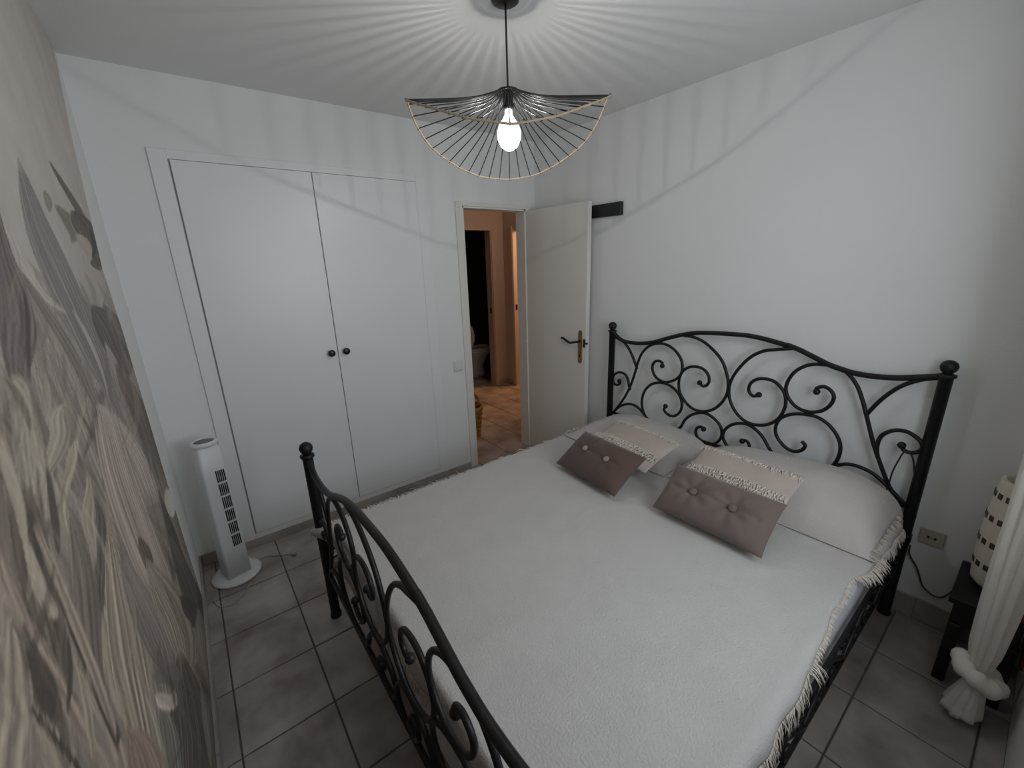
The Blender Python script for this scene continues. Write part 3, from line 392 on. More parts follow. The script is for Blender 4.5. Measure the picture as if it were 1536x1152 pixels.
  ([(-0.756,0.622,-0.741,0.615),(-0.653,0.451,-0.424,0.291),(-0.59,0.304,-0.398,0.12),(-0.615,0.209,-0.596,0.196)],(144, 134, 120),11),
  ([(-1.131,1.171,-1.123,1.168),(-1.35,1.127,-1.277,1.097),(-1.471,1.067,-1.415,1.039),(-1.536,0.991,-1.531,0.988)],(144, 134, 120),11),
  ([(-2.069,1.209,-2.068,1.208),(-2.074,1.171,-2.065,1.165),(-2.07,1.123,-2.062,1.117),(-2.058,1.063,-2.056,1.062)],(144, 134, 120),11),
  ([(-1.382,1.655,-1.377,1.655),(-1.528,1.591,-1.457,1.589),(-1.567,1.53,-1.505,1.528),(-1.523,1.46,-1.519,1.46)],(126, 118, 110),11),
  ([(-1.275,0.531,-1.267,0.524),(-1.428,0.564,-1.291,0.442),(-1.439,0.474,-1.315,0.36),(-1.327,0.253,-1.319,0.245)],(110, 102, 96),11),
  ([(-1.564,1.368,-1.56,1.368),(-1.53,1.295,-1.489,1.286),(-1.535,1.234,-1.498,1.221),(-1.585,1.19,-1.581,1.188)],(66, 58, 52),11),
  ([(-1.87,1.532,-1.868,1.532),(-1.917,1.51,-1.887,1.505),(-1.933,1.483,-1.906,1.48),(-1.923,1.452,-1.921,1.452)],(110, 102, 96),11),
  ([(-2.158,1.254,-2.157,1.253),(-2.203,1.241,-2.199,1.236),(-2.224,1.205,-2.22,1.201),(-2.224,1.143,-2.223,1.142)],(126, 118, 110),11),
  ([(-0.811,1.344,-0.799,1.342),(-1.052,1.293,-0.96,1.273),(-1.119,1.216,-1.04,1.198),(-1.055,1.102,-1.045,1.099)],(110, 102, 96),11),
  ([(-1.757,1.498,-1.755,1.498),(-1.806,1.46,-1.789,1.457),(-1.839,1.422,-1.825,1.418),(-1.861,1.382,-1.859,1.381)],(86, 78, 70),11),
  ([(-1.355,1.387,-1.349,1.386),(-1.334,1.34,-1.291,1.333),(-1.326,1.296,-1.287,1.288),(-1.338,1.257,-1.332,1.256)],(98, 90, 86),11),
  ([(-1.863,1.22,-1.861,1.219),(-1.876,1.195,-1.865,1.189),(-1.886,1.169,-1.876,1.163),(-1.894,1.143,-1.892,1.141)],(126, 118, 110),11),
  ([(-1.565,1.182,-1.561,1.18),(-1.614,1.159,-1.585,1.144),(-1.676,1.147,-1.655,1.134),(-1.753,1.147,-1.75,1.145)],(126, 118, 110),11),
  ([(-0.633,1.098,-0.617,1.094),(-0.481,0.939,-0.461,0.89),(-0.459,0.779,-0.456,0.715),(-0.452,0.642,-0.452,0.632)],(120, 108, 96),11),
  ([(-1.48,1.6,-1.475,1.6),(-1.529,1.537,-1.452,1.535),(-1.53,1.473,-1.459,1.467),(-1.492,1.399,-1.487,1.399)],(126, 118, 110),11),
  ([(-1.62,1.641,-1.617,1.641),(-1.631,1.594,-1.563,1.599),(-1.619,1.549,-1.555,1.549),(-1.591,1.501,-1.587,1.501)],(98, 90, 86),11),
  ([(-0.45,0.597,-0.449,0.587),(-0.434,0.363,-0.427,0.31),(-0.414,0.226,-0.406,0.174),(-0.645,0.21,-0.628,0.197)],(120, 108, 96),11),
  ([(-1.81,1.341,-1.807,1.34),(-1.834,1.321,-1.792,1.307),(-1.848,1.3,-1.813,1.285),(-1.859,1.277,-1.856,1.276)],(120, 108, 96),11),
  ([(-1.909,1.325,-1.907,1.324),(-1.94,1.285,-1.927,1.279),(-1.956,1.238,-1.945,1.232),(-1.961,1.184,-1.959,1.183)],(120, 108, 96),11),
  ([(-1.83,1.591,-1.828,1.591),(-1.865,1.564,-1.853,1.563),(-1.871,1.534,-1.859,1.534),(-1.849,1.499,-1.846,1.499)],(110, 102, 96),11),
  ([(-1.468,0.559,-1.462,0.553),(-1.611,0.597,-1.572,0.555),(-1.68,0.572,-1.648,0.535),(-1.701,0.494,-1.697,0.489)],(110, 102, 96),11),
  ([(-0.56,1.5,-0.544,1.499),(-0.863,1.448,-0.628,1.424),(-0.911,1.378,-0.706,1.355),(-0.765,1.279,-0.751,1.277)],(120, 108, 96),11),
  ([(-2.015,1.268,-2.013,1.267),(-2.014,1.235,-2.006,1.231),(-2.024,1.211,-2.017,1.206),(-2.046,1.197,-2.045,1.196)],(86, 78, 70),11),
  ([(-2.003,1.215,-2.002,1.214),(-2.078,1.233,-2.065,1.217),(-2.121,1.229,-2.109,1.216),(-2.143,1.21,-2.142,1.209)],(126, 118, 110),11),
  ([(-1.517,1.41,-1.512,1.41),(-1.586,1.383,-1.54,1.371),(-1.646,1.357,-1.611,1.345),(-1.706,1.335,-1.703,1.334)],(98, 90, 86),11),
  ([(-2.09,1.107,-2.089,1.106),(-2.108,1.087,-2.1,1.08),(-2.105,1.041,-2.098,1.035),(-2.08,0.965,-2.079,0.963)],(98, 90, 86),11),
  ([(-2.05,1.342,-2.049,1.342),(-2.038,1.28,-2.014,1.271),(-2.027,1.218,-2.004,1.206),(-2.022,1.157,-2.02,1.156)],(120, 108, 96),11),
  ([(-1.18,1.379,-1.175,1.377),(-1.445,1.368,-1.423,1.36),(-1.587,1.346,-1.568,1.34),(-1.661,1.315,-1.658,1.314)],(144, 134, 120),11),
  ([(-1.422,1.109,-1.417,1.107),(-1.486,1.095,-1.413,1.063),(-1.475,1.045,-1.407,1.016),(-1.393,0.957,-1.386,0.954)],(86, 78, 70),11),
  ([(-1.817,1.614,-1.815,1.614),(-1.827,1.575,-1.796,1.577),(-1.822,1.536,-1.794,1.536),(-1.808,1.495,-1.805,1.495)],(126, 118, 110),11),
  ([(-1.614,1.155,-1.61,1.154),(-1.572,1.069,-1.549,1.059),(-1.544,0.984,-1.521,0.973),(-1.537,0.909,-1.531,0.906)],(98, 90, 86),11),
  ([(-1.908,1.561,-1.906,1.561),(-1.883,1.526,-1.873,1.526),(-1.869,1.49,-1.859,1.489),(-1.871,1.456,-1.869,1.456)],(126, 118, 110),11),
  ([(-1.42,1.693,-1.415,1.693),(-1.487,1.626,-1.438,1.628),(-1.476,1.56,-1.431,1.561),(-1.386,1.481,-1.381,1.481)],(110, 102, 96),11),
  ([(-1.865,1.435,-1.863,1.435),(-1.888,1.407,-1.863,1.401),(-1.902,1.377,-1.879,1.371),(-1.909,1.346,-1.907,1.345)],(72, 64, 58),11),
  ([(-1.95,1.471,-1.948,1.471),(-1.972,1.462,-1.953,1.458),(-1.979,1.45,-1.962,1.446),(-1.974,1.434,-1.972,1.434)],(98, 90, 86),11),
  ([(-1.445,0.936,-1.439,0.932),(-1.429,0.834,-1.398,0.815),(-1.468,0.771,-1.442,0.751),(-1.56,0.755,-1.555,0.751)],(66, 58, 52),11),
  ([(-1.74,1.287,-1.738,1.286),(-1.917,1.298,-1.901,1.286),(-2.018,1.292,-2.006,1.282),(-2.081,1.275,-2.08,1.274)],(66, 58, 52),11),
  ([(-1.666,1.57,-1.662,1.57),(-1.729,1.514,-1.696,1.512),(-1.739,1.453,-1.709,1.45),(-1.7,1.378,-1.697,1.378)],(126, 118, 110),11),
  ([(-1.785,1.652,-1.783,1.652),(-1.838,1.618,-1.814,1.619),(-1.843,1.584,-1.822,1.586),(-1.805,1.547,-1.803,1.547)],(98, 90, 86),11),
  ([(-1.977,1.253,-1.975,1.253),(-1.99,1.218,-1.98,1.212),(-2.006,1.185,-1.998,1.179),(-2.026,1.156,-2.025,1.155)],(144, 134, 120),11),
  ([(-1.494,1.231,-1.489,1.23),(-1.537,1.213,-1.508,1.202),(-1.556,1.187,-1.53,1.177),(-1.557,1.153,-1.552,1.151)],(66, 58, 52),11),
  ([(-1.824,1.597,-1.822,1.598),(-1.821,1.546,-1.795,1.546),(-1.804,1.49,-1.778,1.489),(-1.774,1.428,-1.771,1.427)],(98, 90, 86),11),
  ([(-0.92,0.558,-0.907,0.55),(-0.975,0.476,-0.846,0.39),(-0.954,0.34,-0.833,0.25),(-0.867,0.14,-0.853,0.128)],(132, 122, 108),11),
  ([(-1.699,1.425,-1.696,1.425),(-1.744,1.384,-1.723,1.38),(-1.733,1.326,-1.713,1.322),(-1.661,1.24,-1.657,1.239)],(110, 102, 96),11),
  ([(-0.851,0.378,-0.837,0.368),(-1.056,0.402,-1.002,0.359),(-1.106,0.315,-1.059,0.276),(-1.03,0.107,-1.018,0.096)],(132, 122, 108),11),
  ([(-1.989,1.285,-1.987,1.284),(-2.018,1.277,-2.001,1.266),(-2.03,1.258,-2.015,1.249),(-2.028,1.231,-2.026,1.23)],(98, 90, 86),11),
  ([(-1.93,1.304,-1.928,1.304),(-1.949,1.273,-1.92,1.26),(-1.946,1.229,-1.92,1.217),(-1.923,1.172,-1.921,1.17)],(98, 90, 86),11),
  ([(-1.849,1.47,-1.847,1.47),(-1.854,1.444,-1.823,1.44),(-1.854,1.419,-1.826,1.413),(-1.854,1.394,-1.852,1.393)],(144, 134, 120),11),
  ([(-1.891,1.257,-1.889,1.256),(-1.912,1.22,-1.884,1.206),(-1.917,1.175,-1.891,1.161),(-1.91,1.121,-1.907,1.119)],(132, 122, 108),11),
  ([(-1.611,1.106,-1.607,1.105),(-1.537,0.946,-1.451,0.901),(-1.466,0.769,-1.373,0.707),(-1.418,0.59,-1.411,0.584)],(86, 78, 70),11),
  ([(-1.667,1.305,-1.663,1.304),(-1.709,1.291,-1.648,1.27),(-1.722,1.269,-1.669,1.248),(-1.718,1.239,-1.715,1.238)],(86, 78, 70),11),
  ([(-2.05,1.107,-2.048,1.106),(-2.061,1.086,-2.046,1.073),(-2.058,1.051,-2.045,1.039),(-2.044,1.002,-2.043,1.001)],(126, 118, 110),11),
  ([(-2.047,1.402,-2.046,1.402),(-2.078,1.382,-2.065,1.376),(-2.09,1.352,-2.078,1.347),(-2.085,1.314,-2.084,1.313)],(144, 134, 120),11),
  ([(-1.889,1.512,-1.887,1.512),(-1.951,1.478,-1.922,1.471),(-1.975,1.437,-1.949,1.431),(-1.968,1.387,-1.966,1.386)],(144, 134, 120),11),
  ([(-1.829,1.42,-1.826,1.42),(-1.842,1.396,-1.818,1.391),(-1.844,1.369,-1.823,1.364),(-1.838,1.34,-1.836,1.34)],(110, 102, 96),11),
  ([(-2.097,1.219,-2.096,1.218),(-2.113,1.207,-2.095,1.193),(-2.116,1.183,-2.099,1.171),(-2.108,1.151,-2.107,1.15)],(110, 102, 96),11),
  ([(-0.478,1.432,-0.477,1.429),(-0.469,1.354,-0.469,1.339),(-0.877,1.296,-0.823,1.284),(-1.141,1.246,-1.133,1.244)],(110, 102, 96),11),
  ([(-1.749,1.254,-1.746,1.253),(-1.869,1.261,-1.85,1.247),(-1.935,1.247,-1.919,1.236),(-1.967,1.217,-1.965,1.216)],(120, 108, 96),11),
  ([(-2.068,1.347,-2.067,1.346),(-2.088,1.304,-2.072,1.295),(-2.106,1.261,-2.092,1.252),(-2.123,1.219,-2.122,1.218)],(110, 102, 96),11),
  ([(-1.778,1.011,-1.775,1.009),(-1.826,1.012,-1.789,0.983),(-1.838,0.985,-1.805,0.959),(-1.82,0.932,-1.817,0.93)],(132, 122, 108),11),
  ([(-1.655,1.58,-1.652,1.58),(-1.686,1.542,-1.66,1.54),(-1.704,1.503,-1.681,1.501),(-1.711,1.463,-1.708,1.463)],(126, 118, 110),11),
  ([(-2.189,1.182,-2.188,1.181),(-2.203,1.18,-2.19,1.166),(-2.207,1.167,-2.195,1.154),(-2.204,1.145,-2.203,1.144)],(66, 58, 52),11),
  ([(-1.635,1.505,-1.631,1.505),(-1.672,1.467,-1.608,1.461),(-1.66,1.421,-1.601,1.415),(-1.602,1.364,-1.598,1.364)],(126, 118, 110),11),
  ([(-2.071,1.374,-2.07,1.373),(-2.082,1.361,-2.068,1.356),(-2.088,1.349,-2.077,1.342),(-2.094,1.335,-2.093,1.334)],(86, 78, 70),11),
  ([(-1.12,1.439,-1.112,1.439),(-1.118,1.386,-0.964,1.37),(-1.109,1.337,-0.967,1.313),(-1.114,1.289,-1.105,1.287)],(110, 102, 96),11),
  ([(-2.219,1.254,-2.218,1.254),(-2.22,1.22,-2.212,1.214),(-2.222,1.189,-2.215,1.182),(-2.228,1.161,-2.227,1.16)],(132, 122, 108),11),
  ([(-1.836,0.883,-1.834,0.88),(-1.97,0.926,-1.936,0.885),(-2.018,0.886,-1.99,0.85),(-2.01,0.77,-2.008,0.767)],(144, 134, 120),11),
  ([(-1.878,1.514,-1.876,1.514),(-1.881,1.497,-1.871,1.497),(-1.877,1.479,-1.869,1.479),(-1.869,1.46,-1.867,1.46)],(110, 102, 96),11),
  ([(-0.854,0.811,-0.841,0.806),(-0.796,0.697,-0.59,0.604),(-0.728,0.58,-0.522,0.472),(-0.676,0.465,-0.659,0.456)],(132, 122, 108),11),
  ([(-1.805,0.976,-1.802,0.974),(-1.779,0.862,-1.744,0.834),(-1.764,0.752,-1.73,0.719),(-1.768,0.656,-1.764,0.652)],(120, 108, 96),11),
  ([(-1.725,1.331,-1.722,1.331),(-1.69,1.251,-1.632,1.235),(-1.675,1.178,-1.62,1.155),(-1.692,1.119,-1.688,1.117)],(110, 102, 96),11),
  ([(-1.199,1.594,-1.192,1.595),(-1.075,1.523,-1.009,1.524),(-1.015,1.45,-0.948,1.446),(-1.049,1.385,-1.039,1.384)],(98, 90, 86),11),
  ([(-1.749,1.47,-1.746,1.469),(-1.789,1.426,-1.772,1.422),(-1.807,1.377,-1.792,1.374),(-1.809,1.323,-1.806,1.322)],(110, 102, 96),11),
  ([(-1.834,1.277,-1.831,1.276),(-1.896,1.234,-1.885,1.228),(-1.932,1.182,-1.922,1.176),(-1.948,1.117,-1.946,1.116)],(120, 108, 96),11),
  ([(-2.028,1.441,-2.027,1.441),(-2.009,1.394,-1.998,1.392),(-2.004,1.351,-1.994,1.347),(-2.018,1.316,-2.017,1.315)],(66, 58, 52),11),
  ([(-1.362,1.856,-1.354,1.858),(-1.384,1.837,-1.343,1.846),(-1.405,1.819,-1.332,1.834),(-1.426,1.8,-1.32,1.821),(-1.443,1.782,-1.308,1.807),(-1.46,1.763,-1.295,1.792),(-1.475,1.744,-1.282,1.775),(-1.487,1.725,-1.268,1.758),(-1.495,1.705,-1.253,1.74),(-1.497,1.686,-1.233,1.721),(-1.496,1.667,-1.211,1.701),(-1.491,1.648,-1.188,1.679),(-1.483,1.628,-1.166,1.655),(-1.472,1.607,-1.146,1.63),(-1.456,1.585,-1.127,1.602),(-1.437,1.562,-1.108,1.572),(-1.418,1.538,-1.091,1.54),(-1.4,1.512,-1.076,1.507),(-1.381,1.485,-1.062,1.472),(-1.359,1.455,-1.051,1.436),(-1.335,1.425,-1.044,1.4),(-1.304,1.392,-1.042,1.363),(-1.269,1.356,-1.045,1.326),(-1.231,1.32,-1.05,1.292),(-1.196,1.287,-1.055,1.262),(-1.167,1.259,-1.058,1.238),(-1.142,1.236,-1.062,1.22),(-1.118,1.215,-1.067,1.204),(-1.091,1.192,-1.071,1.187)],(106, 103, 101),1),
  ([(-1.64,1.701,-1.608,1.706),(-1.638,1.687,-1.6,1.693),(-1.636,1.673,-1.593,1.679),(-1.633,1.659,-1.585,1.665),(-1.625,1.645,-1.574,1.652),(-1.611,1.631,-1.56,1.637),(-1.593,1.616,-1.543,1.622),(-1.571,1.601,-1.524,1.607),(-1.545,1.588,-1.502,1.593),(-1.513,1.576,-1.477,1.582),(-1.476,1.566,-1.447,1.571),(-1.435,1.557,-1.413,1.56),(-1.392,1.546,-1.377,1.548)],(142, 138, 134),0),
  ([(-1.648,1.637,-1.63,1.64),(-1.633,1.621,-1.605,1.625),(-1.618,1.605,-1.579,1.61),(-1.602,1.588,-1.55,1.593),(-1.584,1.568,-1.52,1.573),(-1.563,1.544,-1.485,1.548),(-1.538,1.516,-1.446,1.518),(-1.513,1.486,-1.407,1.484),(-1.488,1.454,-1.374,1.447),(-1.465,1.42,-1.353,1.409),(-1.442,1.383,-1.342,1.37),(-1.419,1.344,-1.336,1.33),(-1.394,1.302,-1.326,1.289)],(104, 99, 95),1),
  ([(-1.311,1.547,-1.284,1.548),(-1.296,1.531,-1.262,1.532),(-1.28,1.515,-1.238,1.515),(-1.264,1.497,-1.214,1.497),(-1.249,1.478,-1.194,1.476),(-1.234,1.456,-1.178,1.453),(-1.218,1.432,-1.164,1.427),(-1.204,1.406,-1.155,1.401),(-1.196,1.379,-1.152,1.374),(-1.196,1.353,-1.158,1.347),(-1.203,1.326,-1.172,1.321),(-1.212,1.299,-1.188,1.295),(-1.22,1.272,-1.203,1.269)],(138, 131, 126),0),
  ([(-1.68,1.736,-1.629,1.744),(-1.694,1.715,-1.633,1.724),(-1.708,1.694,-1.637,1.704),(-1.722,1.674,-1.64,1.683),(-1.737,1.656,-1.641,1.664),(-1.752,1.64,-1.638,1.648),(-1.768,1.625,-1.633,1.632),(-1.783,1.611,-1.629,1.616),(-1.797,1.598,-1.628,1.6),(-1.811,1.585,-1.63,1.583),(-1.824,1.572,-1.634,1.566),(-1.835,1.56,-1.644,1.548),(-1.844,1.548,-1.663,1.53),(-1.851,1.534,-1.696,1.513),(-1.859,1.519,-1.736,1.498),(-1.864,1.504,-1.771,1.486),(-1.867,1.491,-1.795,1.479),(-1.864,1.482,-1.807,1.476),(-1.854,1.476,-1.815,1.477),(-1.843,1.473,-1.819,1.475),(-1.834,1.471,-1.822,1.472)],(86, 79, 76),2),
  ([(-1.638,1.614,-1.631,1.615),(-1.653,1.601,-1.641,1.6),(-1.668,1.587,-1.651,1.586),(-1.682,1.573,-1.661,1.573),(-1.696,1.56,-1.673,1.559),(-1.711,1.548,-1.688,1.546),(-1.726,1.535,-1.703,1.532),(-1.741,1.523,-1.719,1.52),(-1.754,1.512,-1.734,1.509),(-1.765,1.501,-1.748,1.498),(-1.775,1.492,-1.762,1.489),(-1.784,1.482,-1.775,1.481),(-1.793,1.473,-1.788,1.472)],(70, 64, 62),0),
  ([(-0.987,1.919,-0.973,1.923),(-0.977,1.912,-0.951,1.918),(-0.967,1.904,-0.929,1.913),(-0.956,1.896,-0.905,1.908),(-0.941,1.888,-0.878,1.903),(-0.923,1.879,-0.848,1.896),(-0.9,1.87,-0.815,1.889),(-0.876,1.86,-0.779,1.881),(-0.85,1.85,-0.741,1.872),(-0.822,1.839,-0.701,1.862),(-0.791,1.827,-0.659,1.85),(-0.759,1.814,-0.614,1.838),(-0.725,1.8,-0.567,1.825)],(84, 82, 74),0),
  ([(-1.208,1.816,-1.178,1.822),(-1.213,1.809,-1.163,1.82),(-1.219,1.802,-1.146,1.817),(-1.224,1.796,-1.132,1.813),(-1.227,1.791,-1.126,1.807),(-1.226,1.786,-1.134,1.8),(-1.222,1.782,-1.15,1.791),(-1.218,1.777,-1.169,1.783),(-1.215,1.772,-1.185,1.776)],(112, 106, 101),0),
  ([(-1.118,1.794,-1.079,1.803),(-1.107,1.787,-1.04,1.802),(-1.096,1.78,-0.998,1.801),(-1.085,1.773,-0.955,1.799),(-1.074,1.765,-0.915,1.796),(-1.062,1.758,-0.877,1.79),(-1.048,1.749,-0.839,1.783),(-1.036,1.742,-0.812,1.773),(-1.028,1.736,-0.807,1.76),(-1.021,1.733,-0.84,1.744),(-1.018,1.727,-0.895,1.73),(-1.023,1.719,-0.948,1.72),(-1.028,1.711,-0.993,1.711)],(108, 102, 97),1),
  ([(-0.89,1.803,-0.837,1.814),(-0.897,1.794,-0.784,1.817),(-0.905,1.786,-0.726,1.82),(-0.912,1.777,-0.664,1.822),(-0.911,1.768,-0.602,1.821),(-0.894,1.758,-0.538,1.817),(-0.869,1.748,-0.467,1.809),(-0.843,1.738,-0.457,1.797),(-0.825,1.728,-0.466,1.778),(-0.818,1.714,-0.479,1.752),(-0.817,1.697,-0.493,1.725),(-0.815,1.679,-0.505,1.701),(-0.8,1.663,-0.513,1.683),(-0.762,1.652,-0.518,1.673),(-0.709,1.646,-0.522,1.665),(-0.653,1.643,-0.527,1.657),(-0.597,1.64,-0.529,1.647)],(82, 78, 72),1),
  ([(-0.928,1.736,-0.878,1.745),(-0.919,1.729,-0.832,1.744),(-0.91,1.722,-0.779,1.744),(-0.902,1.715,-0.726,1.742),(-0.892,1.709,-0.684,1.737),(-0.873,1.703,-0.66,1.728),(-0.847,1.697,-0.65,1.717),(-0.822,1.691,-0.654,1.704),(-0.808,1.685,-0.672,1.692),(-0.808,1.681,-0.712,1.68),(-0.822,1.675,-0.762,1.672),(-0.847,1.667,-0.81,1.665),(-0.869,1.66,-0.851,1.659)],(140, 132, 122),0),
  ([(-0.583,1.78,-0.516,1.787),(-0.592,1.764,-0.511,1.772),(-0.601,1.748,-0.504,1.757),(-0.611,1.733,-0.501,1.742),(-0.626,1.72,-0.513,1.727),(-0.645,1.71,-0.544,1.713),(-0.668,1.7,-0.587,1.701),(-0.695,1.69,-0.63,1.69),(-0.721,1.681,-0.669,1.681)],(66, 62, 58),0),
  ([(-1.031,1.54,-1.002,1.542),(-1.045,1.528,-0.931,1.533),(-1.06,1.517,-0.851,1.524),(-1.075,1.506,-0.763,1.512),(-1.083,1.494,-0.676,1.494),(-1.082,1.479,-0.594,1.471),(-1.074,1.46,-0.516,1.443),(-1.06,1.441,-0.473,1.412),(-1.041,1.422,-0.47,1.381),(-1.014,1.401,-0.469,1.351),(-0.979,1.379,-0.469,1.322),(-0.94,1.357,-0.468,1.296),(-0.903,1.337,-0.468,1.276),(-0.869,1.32,-0.484,1.263),(-0.835,1.304,-0.555,1.258),(-0.802,1.288,-0.628,1.257),(-0.768,1.269,-0.693,1.256)],(84, 77, 73),2),
  ([(-0.794,1.531,-0.768,1.532),(-0.784,1.512,-0.69,1.514),(-0.774,1.493,-0.599,1.494),(-0.765,1.474,-0.505,1.47),(-0.758,1.454,-0.48,1.441),(-0.752,1.43,-0.472,1.407),(-0.746,1.403,-0.47,1.372),(-0.737,1.376,-0.469,1.338),(-0.724,1.351,-0.469,1.31),(-0.705,1.33,-0.468,1.291),(-0.68,1.312,-0.468,1.279),(-0.653,1.294,-0.493,1.27),(-0.626,1.274,-0.539,1.261)],(92, 85, 80),1),
  ([(-0.994,1.432,-0.972,1.431),(-0.998,1.416,-0.942,1.412),(-1.004,1.4,-0.909,1.392),(-1.008,1.385,-0.878,1.372),(-1.009,1.369,-0.855,1.352),(-1.004,1.352,-0.844,1.333),(-0.995,1.335,-0.841,1.315),(-0.984,1.318,-0.844,1.297),(-0.974,1.3,-0.85,1.28),(-0.965,1.281,-0.861,1.263),(-0.956,1.262,-0.878,1.247),(-0.946,1.242,-0.896,1.231),(-0.937,1.221,-0.912,1.216)],(134, 126, 121),0),
  ([(-0.925,1.348,-0.864,1.341),(-0.935,1.329,-0.803,1.314),(-0.947,1.312,-0.735,1.286),(-0.956,1.294,-0.664,1.253),(-0.955,1.27,-0.599,1.213),(-0.941,1.236,-0.545,1.165),(-0.917,1.195,-0.499,1.11),(-0.885,1.148,-0.464,1.052),(-0.848,1.099,-0.463,0.992),(-0.805,1.047,-0.462,0.934),(-0.753,0.99,-0.461,0.876),(-0.695,0.928,-0.46,0.817),(-0.633,0.861,-0.458,0.755)],(98, 89, 84),1),
  ([(-1.372,1.331,-1.352,1.328),(-1.383,1.322,-1.318,1.313),(-1.393,1.314,-1.28,1.297),(-1.404,1.306,-1.241,1.279),(-1.416,1.298,-1.199,1.258),(-1.429,1.289,-1.156,1.233),(-1.443,1.278,-1.112,1.207),(-1.455,1.266,-1.067,1.178),(-1.461,1.251,-1.023,1.147),(-1.461,1.233,-0.977,1.113),(-1.456,1.213,-0.928,1.073),(-1.45,1.192,-0.88,1.028),(-1.444,1.17,-0.841,0.98),(-1.436,1.145,-0.817,0.934),(-1.427,1.117,-0.808,0.889),(-1.417,1.086,-0.804,0.846),(-1.406,1.054,-0.798,0.802)],(140, 130, 126),1),
  ([(-0.647,1.199,-0.613,1.194),(-0.653,1.177,-0.556,1.16),(-0.66,1.156,-0.491,1.123),(-0.665,1.133,-0.465,1.084),(-0.665,1.106,-0.464,1.041),(-0.658,1.071,-0.463,0.995),(-0.647,1.03,-0.462,0.947),(-0.631,0.987,-0.462,0.902),(-0.61,0.944,-0.461,0.862),(-0.584,0.904,-0.46,0.829),(-0.552,0.863,-0.46,0.803),(-0.516,0.822,-0.459,0.779),(-0.48,0.778,-0.458,0.755)],(92, 84, 76),2),
  ([(-1.699,1.473,-1.689,1.472),(-1.711,1.466,-1.69,1.462),(-1.722,1.458,-1.69,1.453),(-1.734,1.451,-1.692,1.443),(-1.746,1.444,-1.7,1.433),(-1.761,1.436,-1.715,1.423),(-1.777,1.427,-1.735,1.414),(-1.793,1.419,-1.755,1.407),(-1.806,1.412,-1.773,1.401),(-1.815,1.406,-1.789,1.397),(-1.821,1.401,-1.803,1.394),(-1.827,1.396,-1.816,1.392),(-1.833,1.392,-1.829,1.39)],(124, 117, 106),0),
  ([(-1.895,1.492,-1.83,1.495),(-1.893,1.486,-1.819,1.489),(-1.891,1.479,-1.805,1.482),(-1.892,1.475,-1.791,1.472),(-1.894,1.472,-1.784,1.459),(-1.897,1.467,-1.788,1.447),(-1.903,1.46,-1.798,1.436),(-1.911,1.452,-1.81,1.426),(-1.919,1.443,-1.821,1.417),(-1.928,1.434,-1.83,1.407),(-1.937,1.425,-1.84,1.396),(-1.946,1.415,-1.851,1.386),(-1.953,1.405,-1.861,1.376),(-1.958,1.394,-1.873,1.366),(-1.962,1.382,-1.885,1.356),(-1.965,1.37,-1.898,1.346),(-1.968,1.358,-1.91,1.336)],(136, 130, 117),1),
  ([(-1.801,1.456,-1.787,1.454),(-1.805,1.442,-1.785,1.44),(-1.809,1.429,-1.783,1.425),(-1.814,1.416,-1.781,1.41),(-1.817,1.403,-1.781,1.396),(-1.821,1.391,-1.783,1.382),(-1.825,1.378,-1.786,1.368),(-1.828,1.366,-1.79,1.356),(-1.831,1.356,-1.796,1.345),(-1.833,1.347,-1.803,1.337),(-1.834,1.34,-1.813,1.332),(-1.835,1.333,-1.822,1.328),(-1.837,1.325,-1.831,1.323)],(100, 92, 84),0),
  ([(-1.631,1.398,-1.624,1.394),(-1.66,1.402,-1.638,1.389),(-1.689,1.406,-1.651,1.385),(-1.72,1.409,-1.658,1.38),(-1.748,1.407,-1.657,1.376),(-1.766,1.401,-1.657,1.371),(-1.775,1.393,-1.658,1.364),(-1.78,1.387,-1.665,1.354),(-1.786,1.382,-1.682,1.345),(-1.796,1.378,-1.707,1.34),(-1.809,1.374,-1.734,1.337),(-1.825,1.369,-1.762,1.336),(-1.839,1.364,-1.787,1.336),(-1.851,1.36,-1.811,1.337),(-1.862,1.355,-1.834,1.338),(-1.873,1.35,-1.856,1.34),(-1.884,1.346,-1.877,1.342)],(132, 125, 112),1),
  ([(-1.643,1.329,-1.637,1.326),(-1.661,1.33,-1.645,1.322),(-1.68,1.332,-1.652,1.318),(-1.698,1.333,-1.66,1.315),(-1.714,1.332,-1.67,1.312),(-1.73,1.33,-1.683,1.309),(-1.743,1.327,-1.699,1.306),(-1.756,1.324,-1.716,1.304),(-1.769,1.32,-1.734,1.302),(-1.782,1.316,-1.754,1.301),(-1.794,1.311,-1.775,1.301),(-1.807,1.307,-1.795,1.3),(-1.819,1.303,-1.814,1.3)],(144, 135, 122),0),
  ([(-1.448,1.317,-1.156,1.248),(-1.474,1.294,-1.158,1.211),(-1.501,1.271,-1.161,1.173),(-1.525,1.248,-1.161,1.135),(-1.542,1.22,-1.158,1.093),(-1.553,1.188,-1.151,1.044),(-1.56,1.153,-1.139,0.99),(-1.561,1.115,-1.125,0.931),(-1.559,1.073,-1.113,0.869),(-1.551,1.024,-1.098,0.799),(-1.537,0.968,-1.08,0.721),(-1.519,0.909,-1.067,0.644),(-1.497,0.849,-1.069,0.579),(-1.466,0.786,-1.094,0.536),(-1.426,0.716,-1.135,0.51),(-1.383,0.647,-1.177,0.494),(-1.347,0.586,-1.209,0.48),(-1.324,0.544,-1.229,0.469),(-1.31,0.517,-1.244,0.463),(-1.3,0.496,-1.256,0.46),(-1.288,0.471,-1.269,0.456)],(134, 123, 117),1),
